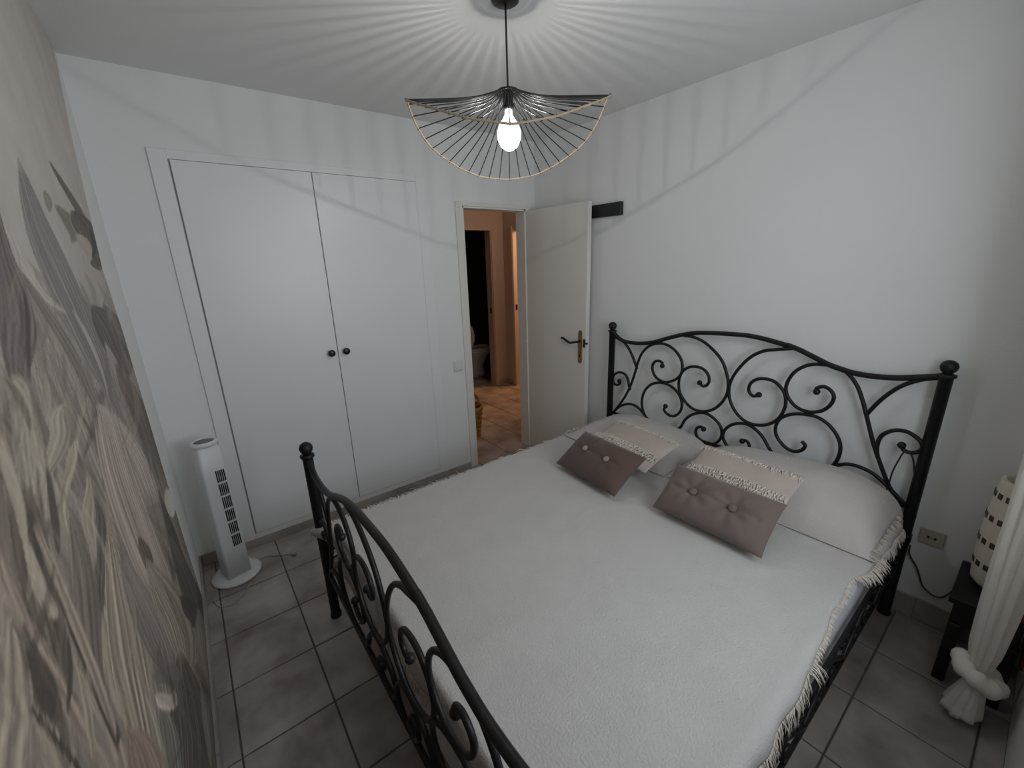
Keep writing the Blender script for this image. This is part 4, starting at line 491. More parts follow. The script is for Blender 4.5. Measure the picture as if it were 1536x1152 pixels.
  ([(-1.663,1.334,-1.652,1.33),(-1.68,1.331,-1.658,1.323),(-1.696,1.328,-1.663,1.316),(-1.712,1.325,-1.67,1.308),(-1.73,1.322,-1.684,1.302),(-1.751,1.32,-1.704,1.297),(-1.774,1.317,-1.728,1.293),(-1.797,1.314,-1.752,1.29),(-1.817,1.31,-1.772,1.286),(-1.835,1.304,-1.792,1.282),(-1.85,1.298,-1.811,1.277),(-1.863,1.291,-1.827,1.273),(-1.872,1.283,-1.84,1.268),(-1.876,1.274,-1.849,1.262),(-1.874,1.264,-1.855,1.255),(-1.872,1.253,-1.859,1.248),(-1.869,1.243,-1.864,1.241)],(134, 125, 112),1),
  ([(-1.855,1.421,-1.817,1.413),(-1.863,1.41,-1.82,1.4),(-1.871,1.399,-1.823,1.386),(-1.879,1.388,-1.827,1.373),(-1.886,1.377,-1.833,1.361),(-1.891,1.367,-1.842,1.35),(-1.895,1.356,-1.852,1.341),(-1.9,1.346,-1.864,1.332),(-1.904,1.336,-1.875,1.324),(-1.909,1.328,-1.887,1.318),(-1.914,1.32,-1.899,1.313),(-1.92,1.313,-1.91,1.308),(-1.925,1.305,-1.921,1.303)],(128, 120, 108),1),
  ([(-1.854,1.353,-1.846,1.35),(-1.863,1.345,-1.85,1.34),(-1.873,1.337,-1.853,1.33),(-1.882,1.329,-1.857,1.319),(-1.89,1.32,-1.862,1.309),(-1.899,1.311,-1.869,1.299),(-1.907,1.302,-1.876,1.288),(-1.914,1.292,-1.883,1.278),(-1.92,1.283,-1.892,1.269),(-1.925,1.275,-1.901,1.262),(-1.929,1.266,-1.91,1.257),(-1.932,1.258,-1.92,1.251),(-1.935,1.249,-1.929,1.246)],(76, 68, 62),0),
  ([(-2.015,1.383,-1.937,1.356),(-2.027,1.367,-1.94,1.334),(-2.038,1.351,-1.943,1.311),(-2.049,1.335,-1.947,1.289),(-2.059,1.319,-1.952,1.267),(-2.066,1.302,-1.96,1.246),(-2.073,1.284,-1.969,1.225),(-2.078,1.266,-1.98,1.205),(-2.084,1.25,-1.992,1.188),(-2.088,1.234,-2.004,1.173),(-2.093,1.218,-2.017,1.161),(-2.097,1.204,-2.031,1.151),(-2.1,1.191,-2.045,1.143),(-2.103,1.181,-2.059,1.14),(-2.105,1.172,-2.073,1.14),(-2.108,1.164,-2.086,1.142),(-2.11,1.155,-2.099,1.143)],(80, 71, 64),2),
  ([(-1.822,1.268,-1.808,1.262),(-1.842,1.256,-1.798,1.238),(-1.862,1.245,-1.786,1.211),(-1.88,1.234,-1.776,1.183),(-1.898,1.223,-1.775,1.157),(-1.916,1.211,-1.784,1.133),(-1.934,1.198,-1.801,1.112),(-1.952,1.185,-1.82,1.094),(-1.967,1.171,-1.84,1.078),(-1.981,1.156,-1.86,1.063),(-1.994,1.141,-1.882,1.051),(-2.005,1.125,-1.903,1.039),(-2.013,1.107,-1.921,1.029),(-2.017,1.087,-1.936,1.018),(-2.016,1.065,-1.95,1.006),(-2.014,1.043,-1.962,0.995),(-2.014,1.023,-1.974,0.985),(-2.014,1.008,-1.984,0.979),(-2.015,0.996,-1.994,0.974),(-2.016,0.984,-2.002,0.97),(-2.016,0.972,-2.011,0.966)],(100, 91, 83),2),
  ([(-1.653,1.261,-1.645,1.258),(-1.665,1.257,-1.646,1.25),(-1.676,1.254,-1.646,1.242),(-1.688,1.25,-1.648,1.233),(-1.702,1.246,-1.654,1.225),(-1.722,1.243,-1.667,1.216),(-1.745,1.239,-1.682,1.207),(-1.767,1.234,-1.698,1.198),(-1.783,1.226,-1.711,1.191),(-1.791,1.215,-1.723,1.182),(-1.793,1.201,-1.736,1.173),(-1.793,1.187,-1.748,1.163),(-1.795,1.175,-1.76,1.156),(-1.798,1.167,-1.772,1.152),(-1.802,1.161,-1.783,1.149),(-1.807,1.156,-1.795,1.148),(-1.811,1.15,-1.806,1.146)],(138, 128, 114),1),
  ([(-1.658,1.21,-1.646,1.205),(-1.668,1.203,-1.642,1.192),(-1.678,1.196,-1.638,1.179),(-1.688,1.189,-1.636,1.166),(-1.699,1.182,-1.639,1.153),(-1.711,1.175,-1.648,1.142),(-1.725,1.167,-1.661,1.133),(-1.739,1.159,-1.677,1.124),(-1.754,1.152,-1.695,1.117),(-1.771,1.145,-1.717,1.11),(-1.79,1.138,-1.74,1.105),(-1.807,1.13,-1.764,1.101),(-1.822,1.122,-1.784,1.096),(-1.832,1.114,-1.801,1.092),(-1.84,1.104,-1.816,1.087),(-1.846,1.094,-1.83,1.083),(-1.853,1.085,-1.844,1.079)],(78, 74, 70),2),
  ([(-1.624,1.144,-1.615,1.14),(-1.655,1.135,-1.616,1.116),(-1.685,1.128,-1.616,1.092),(-1.713,1.12,-1.618,1.067),(-1.741,1.11,-1.621,1.039),(-1.77,1.098,-1.625,1.009),(-1.798,1.085,-1.631,0.976),(-1.824,1.072,-1.639,0.943),(-1.847,1.057,-1.65,0.913),(-1.866,1.042,-1.666,0.886),(-1.884,1.025,-1.686,0.862),(-1.9,1.008,-1.705,0.84),(-1.912,0.991,-1.723,0.821),(-1.922,0.975,-1.737,0.804),(-1.928,0.959,-1.75,0.79),(-1.933,0.943,-1.763,0.776),(-1.94,0.925,-1.777,0.758),(-1.95,0.907,-1.791,0.737),(-1.961,0.887,-1.805,0.713),(-1.972,0.868,-1.82,0.689),(-1.983,0.848,-1.834,0.665)],(124, 115, 103),2),
  ([(-1.584,1.066,-1.575,1.06),(-1.605,1.059,-1.567,1.039),(-1.625,1.054,-1.56,1.018),(-1.644,1.046,-1.55,0.994),(-1.659,1.034,-1.536,0.965),(-1.671,1.016,-1.512,0.926),(-1.681,0.995,-1.48,0.877),(-1.688,0.971,-1.445,0.822),(-1.691,0.946,-1.418,0.77),(-1.688,0.916,-1.398,0.721),(-1.681,0.882,-1.384,0.673),(-1.67,0.847,-1.379,0.63),(-1.658,0.812,-1.385,0.599),(-1.642,0.778,-1.409,0.586),(-1.622,0.741,-1.445,0.59),(-1.601,0.702,-1.484,0.6),(-1.579,0.661,-1.519,0.607)],(112, 105, 101),1),
  ([(-1.393,0.976,-1.379,0.97),(-1.403,0.971,-1.357,0.949),(-1.415,0.966,-1.334,0.928),(-1.424,0.961,-1.312,0.906),(-1.43,0.954,-1.297,0.887),(-1.431,0.944,-1.29,0.871),(-1.429,0.932,-1.291,0.858),(-1.424,0.918,-1.296,0.848),(-1.419,0.905,-1.305,0.841),(-1.412,0.893,-1.319,0.838),(-1.405,0.88,-1.337,0.839),(-1.397,0.867,-1.357,0.842),(-1.39,0.853,-1.375,0.844)],(84, 76, 67),2),
  ([(-1.434,0.873,-1.42,0.866),(-1.442,0.864,-1.403,0.842),(-1.45,0.855,-1.384,0.816),(-1.457,0.846,-1.366,0.791),(-1.461,0.834,-1.353,0.767),(-1.46,0.818,-1.348,0.746),(-1.456,0.798,-1.346,0.726),(-1.45,0.777,-1.35,0.709),(-1.445,0.759,-1.357,0.697),(-1.442,0.744,-1.368,0.691),(-1.438,0.731,-1.384,0.69),(-1.435,0.717,-1.402,0.692),(-1.432,0.703,-1.418,0.692)],(86, 78, 68),2),
  ([(-1.391,0.909,-1.377,0.901),(-1.41,0.891,-1.31,0.839),(-1.431,0.874,-1.231,0.766),(-1.448,0.856,-1.146,0.686),(-1.459,0.836,-1.068,0.606),(-1.46,0.811,-1.001,0.532),(-1.454,0.784,-0.941,0.459),(-1.447,0.757,-0.893,0.388),(-1.441,0.731,-0.869,0.328),(-1.435,0.702,-0.874,0.285),(-1.429,0.67,-0.905,0.261),(-1.423,0.636,-0.958,0.256),(-1.417,0.605,-1.026,0.269),(-1.41,0.576,-1.112,0.305),(-1.406,0.547,-1.205,0.357),(-1.405,0.52,-1.292,0.41),(-1.404,0.492,-1.366,0.454)],(126, 117, 106),2),
  ([(-0.542,0.739,-0.482,0.713),(-0.587,0.747,-0.473,0.697),(-0.632,0.755,-0.464,0.681),(-0.671,0.761,-0.455,0.665),(-0.7,0.761,-0.453,0.65),(-0.715,0.754,-0.452,0.635),(-0.722,0.742,-0.451,0.62),(-0.721,0.729,-0.45,0.607),(-0.716,0.715,-0.466,0.6),(-0.705,0.701,-0.495,0.602),(-0.687,0.685,-0.533,0.611),(-0.667,0.668,-0.574,0.623),(-0.648,0.651,-0.611,0.633)],(168, 166, 161),0),
  ([(-0.817,0.848,-0.77,0.829),(-0.833,0.815,-0.748,0.778),(-0.85,0.782,-0.724,0.725),(-0.867,0.75,-0.699,0.671),(-0.884,0.719,-0.676,0.616),(-0.904,0.691,-0.656,0.562),(-0.924,0.664,-0.639,0.51),(-0.943,0.637,-0.62,0.456),(-0.957,0.608,-0.595,0.399),(-0.967,0.577,-0.555,0.331),(-0.976,0.545,-0.503,0.253),(-0.978,0.51,-0.453,0.175),(-0.969,0.471,-0.425,0.112),(-0.943,0.422,-0.429,0.08),(-0.902,0.364,-0.455,0.08),(-0.855,0.304,-0.49,0.08),(-0.815,0.251,-0.525,0.08),(-0.788,0.212,-0.559,0.08),(-0.766,0.182,-0.597,0.08),(-0.747,0.155,-0.634,0.08),(-0.727,0.124,-0.67,0.08)],(76, 72, 66),2),
  ([(-1.041,0.535,-1.006,0.514),(-1.05,0.524,-0.937,0.456),(-1.06,0.514,-0.858,0.391),(-1.068,0.504,-0.777,0.322),(-1.067,0.489,-0.71,0.259),(-1.05,0.461,-0.663,0.206),(-1.022,0.425,-0.631,0.16),(-0.993,0.391,-0.619,0.127),(-0.971,0.37,-0.642,0.118),(-0.941,0.35,-0.737,0.168),(-0.928,0.336,-0.844,0.243),(-0.955,0.347,-0.912,0.296),(-0.984,0.359,-0.965,0.339)],(72, 67, 60),1),
  ([(-0.664,0.203,-0.626,0.174),(-0.744,0.232,-0.617,0.136),(-0.821,0.262,-0.606,0.097),(-0.888,0.285,-0.598,0.08),(-0.942,0.298,-0.596,0.08),(-0.984,0.301,-0.599,0.08),(-1.018,0.298,-0.605,0.08),(-1.043,0.288,-0.623,0.08),(-1.058,0.272,-0.662,0.08),(-1.061,0.248,-0.722,0.08),(-1.054,0.215,-0.793,0.08),(-1.043,0.177,-0.868,0.08),(-1.033,0.141,-0.935,0.08)],(118, 113, 106),1),
  ([(-1.376,0.573,-1.293,0.501),(-1.444,0.596,-1.264,0.438),(-1.506,0.618,-1.232,0.368),(-1.56,0.636,-1.203,0.298),(-1.605,0.646,-1.188,0.236),(-1.641,0.648,-1.192,0.191),(-1.67,0.643,-1.21,0.158),(-1.696,0.637,-1.237,0.133),(-1.723,0.631,-1.266,0.108),(-1.752,0.625,-1.334,0.129),(-1.78,0.619,-1.4,0.148),(-1.807,0.612,-1.461,0.167),(-1.833,0.606,-1.517,0.183)],(86, 79, 72),2),
  ([(-1.201,0.266,-1.179,0.245),(-1.233,0.266,-1.189,0.222),(-1.265,0.267,-1.198,0.199),(-1.295,0.266,-1.209,0.177),(-1.321,0.262,-1.223,0.158),(-1.343,0.255,-1.24,0.144),(-1.362,0.244,-1.261,0.132),(-1.379,0.233,-1.282,0.123),(-1.394,0.221,-1.307,0.12),(-1.406,0.211,-1.338,0.13),(-1.417,0.199,-1.366,0.138),(-1.427,0.188,-1.392,0.146),(-1.437,0.176,-1.418,0.154)],(118, 111, 104),1),
  ([(-1.681,0.766,-1.694,0.792),(-1.657,0.743,-1.679,0.785),(-1.632,0.719,-1.663,0.778),(-1.612,0.698,-1.64,0.766),(-1.593,0.68,-1.611,0.746),(-1.567,0.659,-1.578,0.719),(-1.539,0.637,-1.535,0.683),(-1.522,0.625,-1.483,0.635),(-1.528,0.636,-1.425,0.573),(-1.525,0.637,-1.411,0.542),(-1.516,0.623,-1.43,0.544),(-1.512,0.608,-1.453,0.553),(-1.506,0.591,-1.473,0.56)],(100, 94, 94),0),
  ([(-1.723,0.77,-1.705,0.757),(-1.725,0.764,-1.685,0.736),(-1.728,0.759,-1.664,0.714),(-1.727,0.75,-1.645,0.695),(-1.72,0.736,-1.629,0.678),(-1.708,0.718,-1.614,0.66),(-1.688,0.693,-1.603,0.645),(-1.653,0.653,-1.607,0.646),(-1.593,0.597,-1.634,0.668),(-1.559,0.578,-1.633,0.665),(-1.547,0.581,-1.611,0.651),(-1.541,0.588,-1.584,0.635),(-1.534,0.595,-1.556,0.617)],(160, 148, 140),0),
  ([(-1.748,0.747,-1.661,0.66),(-1.762,0.746,-1.658,0.64),(-1.776,0.746,-1.654,0.619),(-1.789,0.745,-1.652,0.598),(-1.801,0.741,-1.655,0.581),(-1.812,0.734,-1.664,0.567),(-1.823,0.725,-1.678,0.557),(-1.833,0.715,-1.694,0.549),(-1.843,0.705,-1.71,0.542),(-1.852,0.697,-1.725,0.538),(-1.86,0.688,-1.742,0.536),(-1.868,0.68,-1.758,0.535),(-1.876,0.671,-1.774,0.533)],(104, 106, 99),1),
  ([(-1.784,0.835,-1.774,0.825),(-1.788,0.816,-1.772,0.801),(-1.791,0.796,-1.769,0.776),(-1.795,0.777,-1.768,0.751),(-1.8,0.759,-1.771,0.728),(-1.808,0.743,-1.778,0.71),(-1.818,0.727,-1.788,0.693),(-1.828,0.714,-1.799,0.68),(-1.838,0.702,-1.811,0.669),(-1.847,0.692,-1.823,0.662),(-1.857,0.685,-1.835,0.657),(-1.866,0.679,-1.848,0.654),(-1.875,0.672,-1.86,0.651)],(140, 132, 120),0),
  ([(-1.989,1.442,-1.963,1.437),(-1.992,1.433,-1.963,1.427),(-1.996,1.424,-1.964,1.416),(-1.999,1.414,-1.964,1.406),(-2.002,1.405,-1.965,1.395),(-2.004,1.395,-1.965,1.385),(-2.006,1.386,-1.966,1.375),(-2.007,1.376,-1.968,1.364),(-2.009,1.366,-1.973,1.353),(-2.013,1.354,-1.981,1.342),(-2.017,1.341,-1.992,1.33),(-2.021,1.328,-2.003,1.32),(-2.023,1.319,-2.01,1.313),(-2.023,1.313,-2.013,1.309),(-2.021,1.31,-2.014,1.308),(-2.018,1.308,-2.014,1.308),(-2.017,1.307,-2.014,1.306)],(142, 134, 122),0),
  ([(-2.021,1.319,-2.01,1.314),(-2.025,1.313,-2.008,1.306),(-2.029,1.308,-2.006,1.298),(-2.032,1.302,-2.004,1.29),(-2.035,1.296,-2.003,1.281),(-2.038,1.288,-2.003,1.271),(-2.041,1.28,-2.004,1.262),(-2.043,1.272,-2.004,1.252),(-2.045,1.263,-2.004,1.243),(-2.045,1.254,-2.004,1.234),(-2.044,1.245,-2.003,1.225),(-2.042,1.236,-2.002,1.216),(-2.039,1.228,-2.002,1.21),(-2.035,1.22,-2.003,1.207),(-2.028,1.214,-2.005,1.206),(-2.022,1.209,-2.007,1.204),(-2.017,1.204,-2.009,1.201)],(146, 136, 124),0),
  ([(-1.976,1.318,-1.962,1.312),(-1.979,1.297,-1.959,1.29),(-1.981,1.277,-1.956,1.267),(-1.984,1.256,-1.954,1.242),(-1.987,1.233,-1.952,1.215),(-1.989,1.205,-1.95,1.184),(-1.991,1.174,-1.949,1.148),(-1.994,1.142,-1.949,1.112),(-1.997,1.112,-1.95,1.078),(-2.001,1.086,-1.953,1.047),(-2.007,1.061,-1.957,1.018),(-2.012,1.037,-1.962,0.992),(-2.017,1.014,-1.966,0.967),(-2.021,0.994,-1.971,0.944),(-2.024,0.975,-1.975,0.925),(-2.027,0.957,-1.979,0.906),(-2.03,0.938,-1.984,0.887)],(124, 113, 102),1),
  ([(-1.987,1.227,-1.984,1.225),(-1.99,1.199,-1.985,1.196),(-1.993,1.171,-1.986,1.167),(-1.995,1.143,-1.987,1.137),(-1.997,1.116,-1.988,1.109),(-1.999,1.091,-1.989,1.083),(-2.0,1.067,-1.99,1.059),(-2.001,1.045,-1.99,1.036),(-2.001,1.022,-1.991,1.014),(-2.0,1.002,-1.992,0.994),(-1.999,0.982,-1.992,0.975),(-1.998,0.962,-1.992,0.957),(-1.997,0.942,-1.992,0.938)],(70, 62, 56),0),
  ([(-2.101,1.356,-2.077,1.346),(-2.106,1.339,-2.079,1.327),(-2.11,1.322,-2.081,1.308),(-2.114,1.304,-2.082,1.288),(-2.116,1.283,-2.082,1.266),(-2.114,1.258,-2.078,1.24),(-2.11,1.229,-2.071,1.209),(-2.104,1.199,-2.064,1.175),(-2.099,1.168,-2.057,1.14),(-2.095,1.138,-2.051,1.106),(-2.092,1.106,-2.046,1.071),(-2.088,1.075,-2.041,1.036),(-2.085,1.048,-2.037,1.005),(-2.083,1.027,-2.034,0.98),(-2.082,1.01,-2.032,0.961),(-2.081,0.995,-2.031,0.944),(-2.08,0.978,-2.029,0.925)],(122, 108, 98),1),
  ([(-2.112,1.269,-2.106,1.265),(-2.117,1.262,-2.103,1.254),(-2.121,1.255,-2.1,1.242),(-2.126,1.248,-2.096,1.23),(-2.13,1.241,-2.093,1.218),(-2.133,1.231,-2.09,1.203),(-2.137,1.221,-2.088,1.188),(-2.139,1.211,-2.086,1.172),(-2.141,1.201,-2.085,1.16),(-2.141,1.191,-2.087,1.15),(-2.139,1.181,-2.09,1.142),(-2.137,1.173,-2.094,1.136),(-2.135,1.167,-2.099,1.132),(-2.133,1.163,-2.108,1.132),(-2.131,1.159,-2.117,1.137),(-2.132,1.157,-2.124,1.143),(-2.133,1.154,-2.129,1.148)],(70, 62, 57),1),
  ([(-2.009,1.167,-2.005,1.164),(-2.016,1.161,-2.01,1.156),(-2.024,1.155,-2.015,1.148),(-2.031,1.15,-2.02,1.14),(-2.039,1.145,-2.026,1.133),(-2.047,1.14,-2.035,1.128),(-2.056,1.136,-2.044,1.124),(-2.065,1.133,-2.054,1.122),(-2.072,1.129,-2.062,1.119),(-2.077,1.126,-2.069,1.118),(-2.081,1.124,-2.075,1.117),(-2.085,1.121,-2.081,1.117),(-2.089,1.119,-2.087,1.116)],(72, 64, 58),0),
  ([(-2.009,1.137,-2.005,1.134),(-2.016,1.126,-2.007,1.119),(-2.023,1.114,-2.009,1.103),(-2.03,1.103,-2.011,1.087),(-2.037,1.092,-2.015,1.072),(-2.045,1.082,-2.021,1.059),(-2.054,1.073,-2.029,1.047),(-2.062,1.063,-2.037,1.037),(-2.068,1.055,-2.045,1.03),(-2.072,1.047,-2.052,1.024),(-2.075,1.04,-2.058,1.021),(-2.076,1.033,-2.065,1.02),(-2.078,1.026,-2.071,1.017)],(126, 115, 102),1),
  ([(-1.851,1.084,-1.846,1.08),(-1.869,1.077,-1.857,1.067),(-1.887,1.07,-1.869,1.055),(-1.903,1.062,-1.879,1.043),(-1.916,1.054,-1.889,1.032),(-1.927,1.046,-1.899,1.021),(-1.936,1.037,-1.907,1.012),(-1.943,1.026,-1.915,1.002),(-1.946,1.011,-1.92,0.989),(-1.946,0.99,-1.923,0.971),(-1.942,0.965,-1.925,0.95),(-1.936,0.937,-1.925,0.927),(-1.931,0.908,-1.926,0.904)],(136, 125, 112),0),
  ([(-2.121,1.286,-2.118,1.283),(-2.13,1.281,-2.118,1.272),(-2.139,1.276,-2.117,1.26),(-2.147,1.271,-2.117,1.249),(-2.155,1.266,-2.119,1.238),(-2.163,1.261,-2.123,1.227),(-2.171,1.255,-2.128,1.217),(-2.178,1.25,-2.134,1.208),(-2.185,1.245,-2.141,1.199),(-2.193,1.242,-2.148,1.192),(-2.201,1.239,-2.156,1.187),(-2.209,1.236,-2.164,1.182),(-2.219,1.232,-2.173,1.176),(-2.228,1.226,-2.183,1.169),(-2.239,1.219,-2.195,1.161),(-2.249,1.213,-2.206,1.154),(-2.259,1.207,-2.217,1.147)],(134, 123, 109),2),
  ([(-2.158,1.197,-2.155,1.195),(-2.16,1.188,-2.149,1.181),(-2.162,1.179,-2.143,1.166),(-2.163,1.17,-2.137,1.151),(-2.164,1.161,-2.131,1.136),(-2.165,1.151,-2.128,1.123),(-2.164,1.141,-2.125,1.11),(-2.164,1.132,-2.124,1.097),(-2.164,1.122,-2.123,1.084),(-2.165,1.112,-2.124,1.071),(-2.167,1.102,-2.127,1.059),(-2.17,1.091,-2.13,1.047),(-2.172,1.08,-2.132,1.035)],(130, 119, 107),1),
  ([(-2.158,1.197,-2.156,1.195),(-2.155,1.185,-2.152,1.183),(-2.151,1.173,-2.147,1.17),(-2.148,1.16,-2.142,1.157),(-2.144,1.147,-2.138,1.142),(-2.14,1.131,-2.133,1.126),(-2.135,1.113,-2.127,1.108),(-2.13,1.096,-2.123,1.09),(-2.126,1.079,-2.119,1.073),(-2.124,1.065,-2.116,1.059),(-2.122,1.052,-2.116,1.046),(-2.121,1.04,-2.115,1.034),(-2.12,1.027,-2.114,1.022)],(66, 58, 53),0),
  ([(-1.945,0.923,-1.934,0.915),(-1.949,0.916,-1.915,0.892),(-1.953,0.91,-1.893,0.867),(-1.958,0.908,-1.869,0.836),(-1.965,0.907,-1.847,0.803),(-1.97,0.905,-1.831,0.772),(-1.975,0.902,-1.818,0.744),(-1.98,0.898,-1.81,0.717),(-1.986,0.894,-1.806,0.691),(-1.993,0.889,-1.808,0.669),(-2.003,0.883,-1.815,0.652),(-2.013,0.876,-1.824,0.636),(-2.022,0.87,-1.831,0.62)],(120, 103, 90),1),
  ([(-1.965,0.961,-1.961,0.956),(-1.97,0.96,-1.962,0.951),(-1.975,0.958,-1.962,0.945),(-1.979,0.957,-1.964,0.94),(-1.983,0.956,-1.966,0.937),(-1.985,0.955,-1.971,0.938),(-1.988,0.954,-1.978,0.94),(-1.99,0.952,-1.984,0.943),(-1.993,0.951,-1.99,0.946)],(70, 62, 56),0),
  ([(-1.802,1.309,-1.799,1.309),(-1.749,1.211,-1.723,1.202),(-1.73,1.121,-1.705,1.108),(-1.757,1.056,-1.754,1.053)],(144, 134, 120),11),
  ([(-1.655,0.869,-1.651,0.867),(-1.585,0.725,-1.509,0.668),(-1.549,0.608,-1.472,0.537),(-1.566,0.539,-1.56,0.533)],(110, 102, 96),11),
  ([(-1.62,1.645,-1.617,1.645),(-1.695,1.624,-1.665,1.62),(-1.739,1.602,-1.712,1.6),(-1.758,1.581,-1.756,1.581)],(120, 108, 96),11),
  ([(-1.775,0.92,-1.772,0.917),(-1.771,0.883,-1.755,0.871),(-1.775,0.856,-1.762,0.844),(-1.791,0.84,-1.788,0.837)],(120, 108, 96),11),
  ([(-2.094,1.262,-2.093,1.262),(-2.118,1.242,-2.098,1.227),(-2.13,1.213,-2.113,1.199),(-2.134,1.178,-2.133,1.177)],(72, 64, 58),11),
  ([(-1.397,1.599,-1.392,1.598),(-1.479,1.563,-1.461,1.562),(-1.496,1.526,-1.479,1.526),(-1.453,1.482,-1.448,1.481)],(120, 108, 96),11),
  ([(-1.837,1.438,-1.835,1.437),(-1.894,1.423,-1.874,1.415),(-1.937,1.407,-1.922,1.399),(-1.972,1.39,-1.971,1.389)],(132, 122, 108),11),
  ([(-2.041,1.283,-2.04,1.283),(-2.043,1.214,-2.032,1.208),(-2.068,1.165,-2.06,1.157),(-2.116,1.14,-2.115,1.139)],(120, 108, 96),11),
  ([(-2.01,1.336,-2.009,1.336),(-2.028,1.31,-2.002,1.297),(-2.047,1.287,-2.027,1.273),(-2.072,1.269,-2.071,1.268)],(144, 134, 120),11),
  ([(-2.134,1.159,-2.133,1.158),(-2.167,1.16,-2.153,1.144),(-2.18,1.139,-2.167,1.125),(-2.176,1.098,-2.175,1.097)],(132, 122, 108),11),
  ([(-1.154,1.209,-1.146,1.207),(-1.174,1.11,-1.136,1.098),(-1.082,0.958,-1.043,0.944),(-0.825,0.698,-0.811,0.692)],(120, 108, 96),11),
  ([(-0.653,1.375,-0.638,1.373),(-0.778,1.323,-0.679,1.307),(-0.878,1.274,-0.8,1.258),(-0.973,1.23,-0.963,1.227)],(120, 108, 96),11),
  ([(-1.465,0.803,-1.459,0.799),(-1.398,0.664,-1.346,0.628),(-1.386,0.566,-1.337,0.525),(-1.443,0.529,-1.437,0.523)],(132, 122, 108),11),
  ([(-1.881,1.497,-1.879,1.497),(-1.88,1.469,-1.842,1.467),(-1.872,1.442,-1.835,1.437),(-1.861,1.415,-1.859,1.414)],(66, 58, 52),11),
  ([(-1.223,0.978,-1.215,0.975),(-0.924,0.656,-0.699,0.544),(-0.75,0.361,-0.481,0.185),(-0.856,0.243,-0.841,0.231)],(98, 90, 86),11),
  ([(-1.559,1.561,-1.555,1.56),(-1.597,1.541,-1.563,1.538),(-1.632,1.523,-1.607,1.519),(-1.674,1.506,-1.671,1.506)],(98, 90, 86),11),
  ([(-0.911,1.271,-0.9,1.269),(-0.884,1.157,-0.751,1.127),(-0.86,1.041,-0.734,1.002),(-0.858,0.926,-0.845,0.921)],(66, 58, 52),11),
  ([(-0.636,1.552,-0.622,1.552),(-0.761,1.494,-0.55,1.487),(-0.683,1.422,-0.48,1.413),(-0.469,1.319,-0.469,1.318)],(126, 118, 110),11),
  ([(-2.016,1.312,-2.015,1.312),(-2.044,1.278,-2.027,1.268),(-2.059,1.236,-2.044,1.227),(-2.066,1.189,-2.064,1.188)],(144, 134, 120),11),
  ([(-2.162,1.205,-2.161,1.204),(-2.186,1.184,-2.176,1.173),(-2.214,1.174,-2.208,1.164),(-2.249,1.174,-2.248,1.174)],(132, 122, 108),11),
  ([(-1.371,0.414,-1.364,0.407),(-1.578,0.515,-1.535,0.461),(-1.755,0.618,-1.732,0.584),(-1.907,0.722,-1.906,0.719)],(86, 78, 70),11),
  ([(-0.91,1.361,-0.899,1.36),(-0.86,1.235,-0.737,1.214),(-0.755,1.083,-0.626,1.051),(-0.591,0.89,-0.574,0.885)],(86, 78, 70),11),
  ([(-1.685,1.101,-1.681,1.099),(-1.662,0.992,-1.624,0.969),(-1.714,0.936,-1.684,0.912),(-1.828,0.943,-1.826,0.941)],(126, 118, 110),11),
  ([(-1.918,1.04,-1.916,1.038),(-1.958,1.02,-1.938,1.002),(-1.973,0.978,-1.955,0.961),(-1.966,0.911,-1.964,0.909)],(98, 90, 86),11),
  ([(-1.989,1.095,-1.987,1.093),(-2.019,1.087,-1.994,1.065),(-2.026,1.058,-2.004,1.038),(-2.015,1.01,-2.013,1.009)],(144, 134, 120),11),
  ([(-1.918,1.042,-1.916,1.04),(-1.914,0.983,-1.885,0.96),(-1.905,0.919,-1.877,0.894),(-1.894,0.851,-1.892,0.848)],(120, 108, 96),11),
  ([(-2.177,1.257,-2.176,1.257),(-2.188,1.248,-2.177,1.238),(-2.195,1.236,-2.186,1.227),(-2.201,1.223,-2.2,1.222)],(144, 134, 120),11),
  ([(-1.866,1.552,-1.864,1.552),(-1.822,1.499,-1.798,1.499),(-1.799,1.447,-1.774,1.444),(-1.805,1.398,-1.802,1.398)],(98, 90, 86),11),
  ([(-1.034,1.402,-1.025,1.401),(-1.159,1.36,-1.034,1.337),(-1.227,1.314,-1.126,1.291),(-1.267,1.265,-1.26,1.263)],(98, 90, 86),11),
  ([(-1.253,0.737,-1.244,0.732),(-1.251,0.668,-1.209,0.641),(-1.227,0.581,-1.187,0.553),(-1.185,0.475,-1.175,0.468)],(86, 78, 70),11),
  ([(-1.769,1.564,-1.767,1.564),(-1.807,1.532,-1.764,1.531),(-1.803,1.497,-1.764,1.495),(-1.762,1.455,-1.759,1.454)],(98, 90, 86),11),
  ([(-2.046,1.163,-2.045,1.162),(-2.061,1.152,-2.055,1.148),(-2.063,1.13,-2.058,1.126),(-2.053,1.095,-2.052,1.094)],(72, 64, 58),11),
  ([(-1.638,0.836,-1.633,0.833),(-1.603,0.671,-1.528,0.608),(-1.54,0.459,-1.46,0.379),(-1.446,0.18,-1.439,0.172)],(98, 90, 86),11),
  ([(-2.105,1.166,-2.104,1.165),(-2.112,1.127,-2.1,1.116),(-2.127,1.1,-2.118,1.089),(-2.153,1.086,-2.152,1.085)],(86, 78, 70),11),
  ([(-0.668,1.399,-0.653,1.398),(-0.681,1.259,-0.467,1.215),(-0.836,1.16,-0.646,1.107),(-1.111,1.117,-1.103,1.114)],(126, 118, 110),11),
  ([(-1.606,1.665,-1.603,1.666),(-1.647,1.614,-1.626,1.615),(-1.62,1.559,-1.6,1.561),(-1.512,1.49,-1.507,1.49)],(126, 118, 110),11),
  ([(-0.521,1.611,-0.521,1.611),(-0.627,1.562,-0.506,1.549),(-0.75,1.515,-0.524,1.499),(-0.774,1.464,-0.762,1.463)],(126, 118, 110),11),
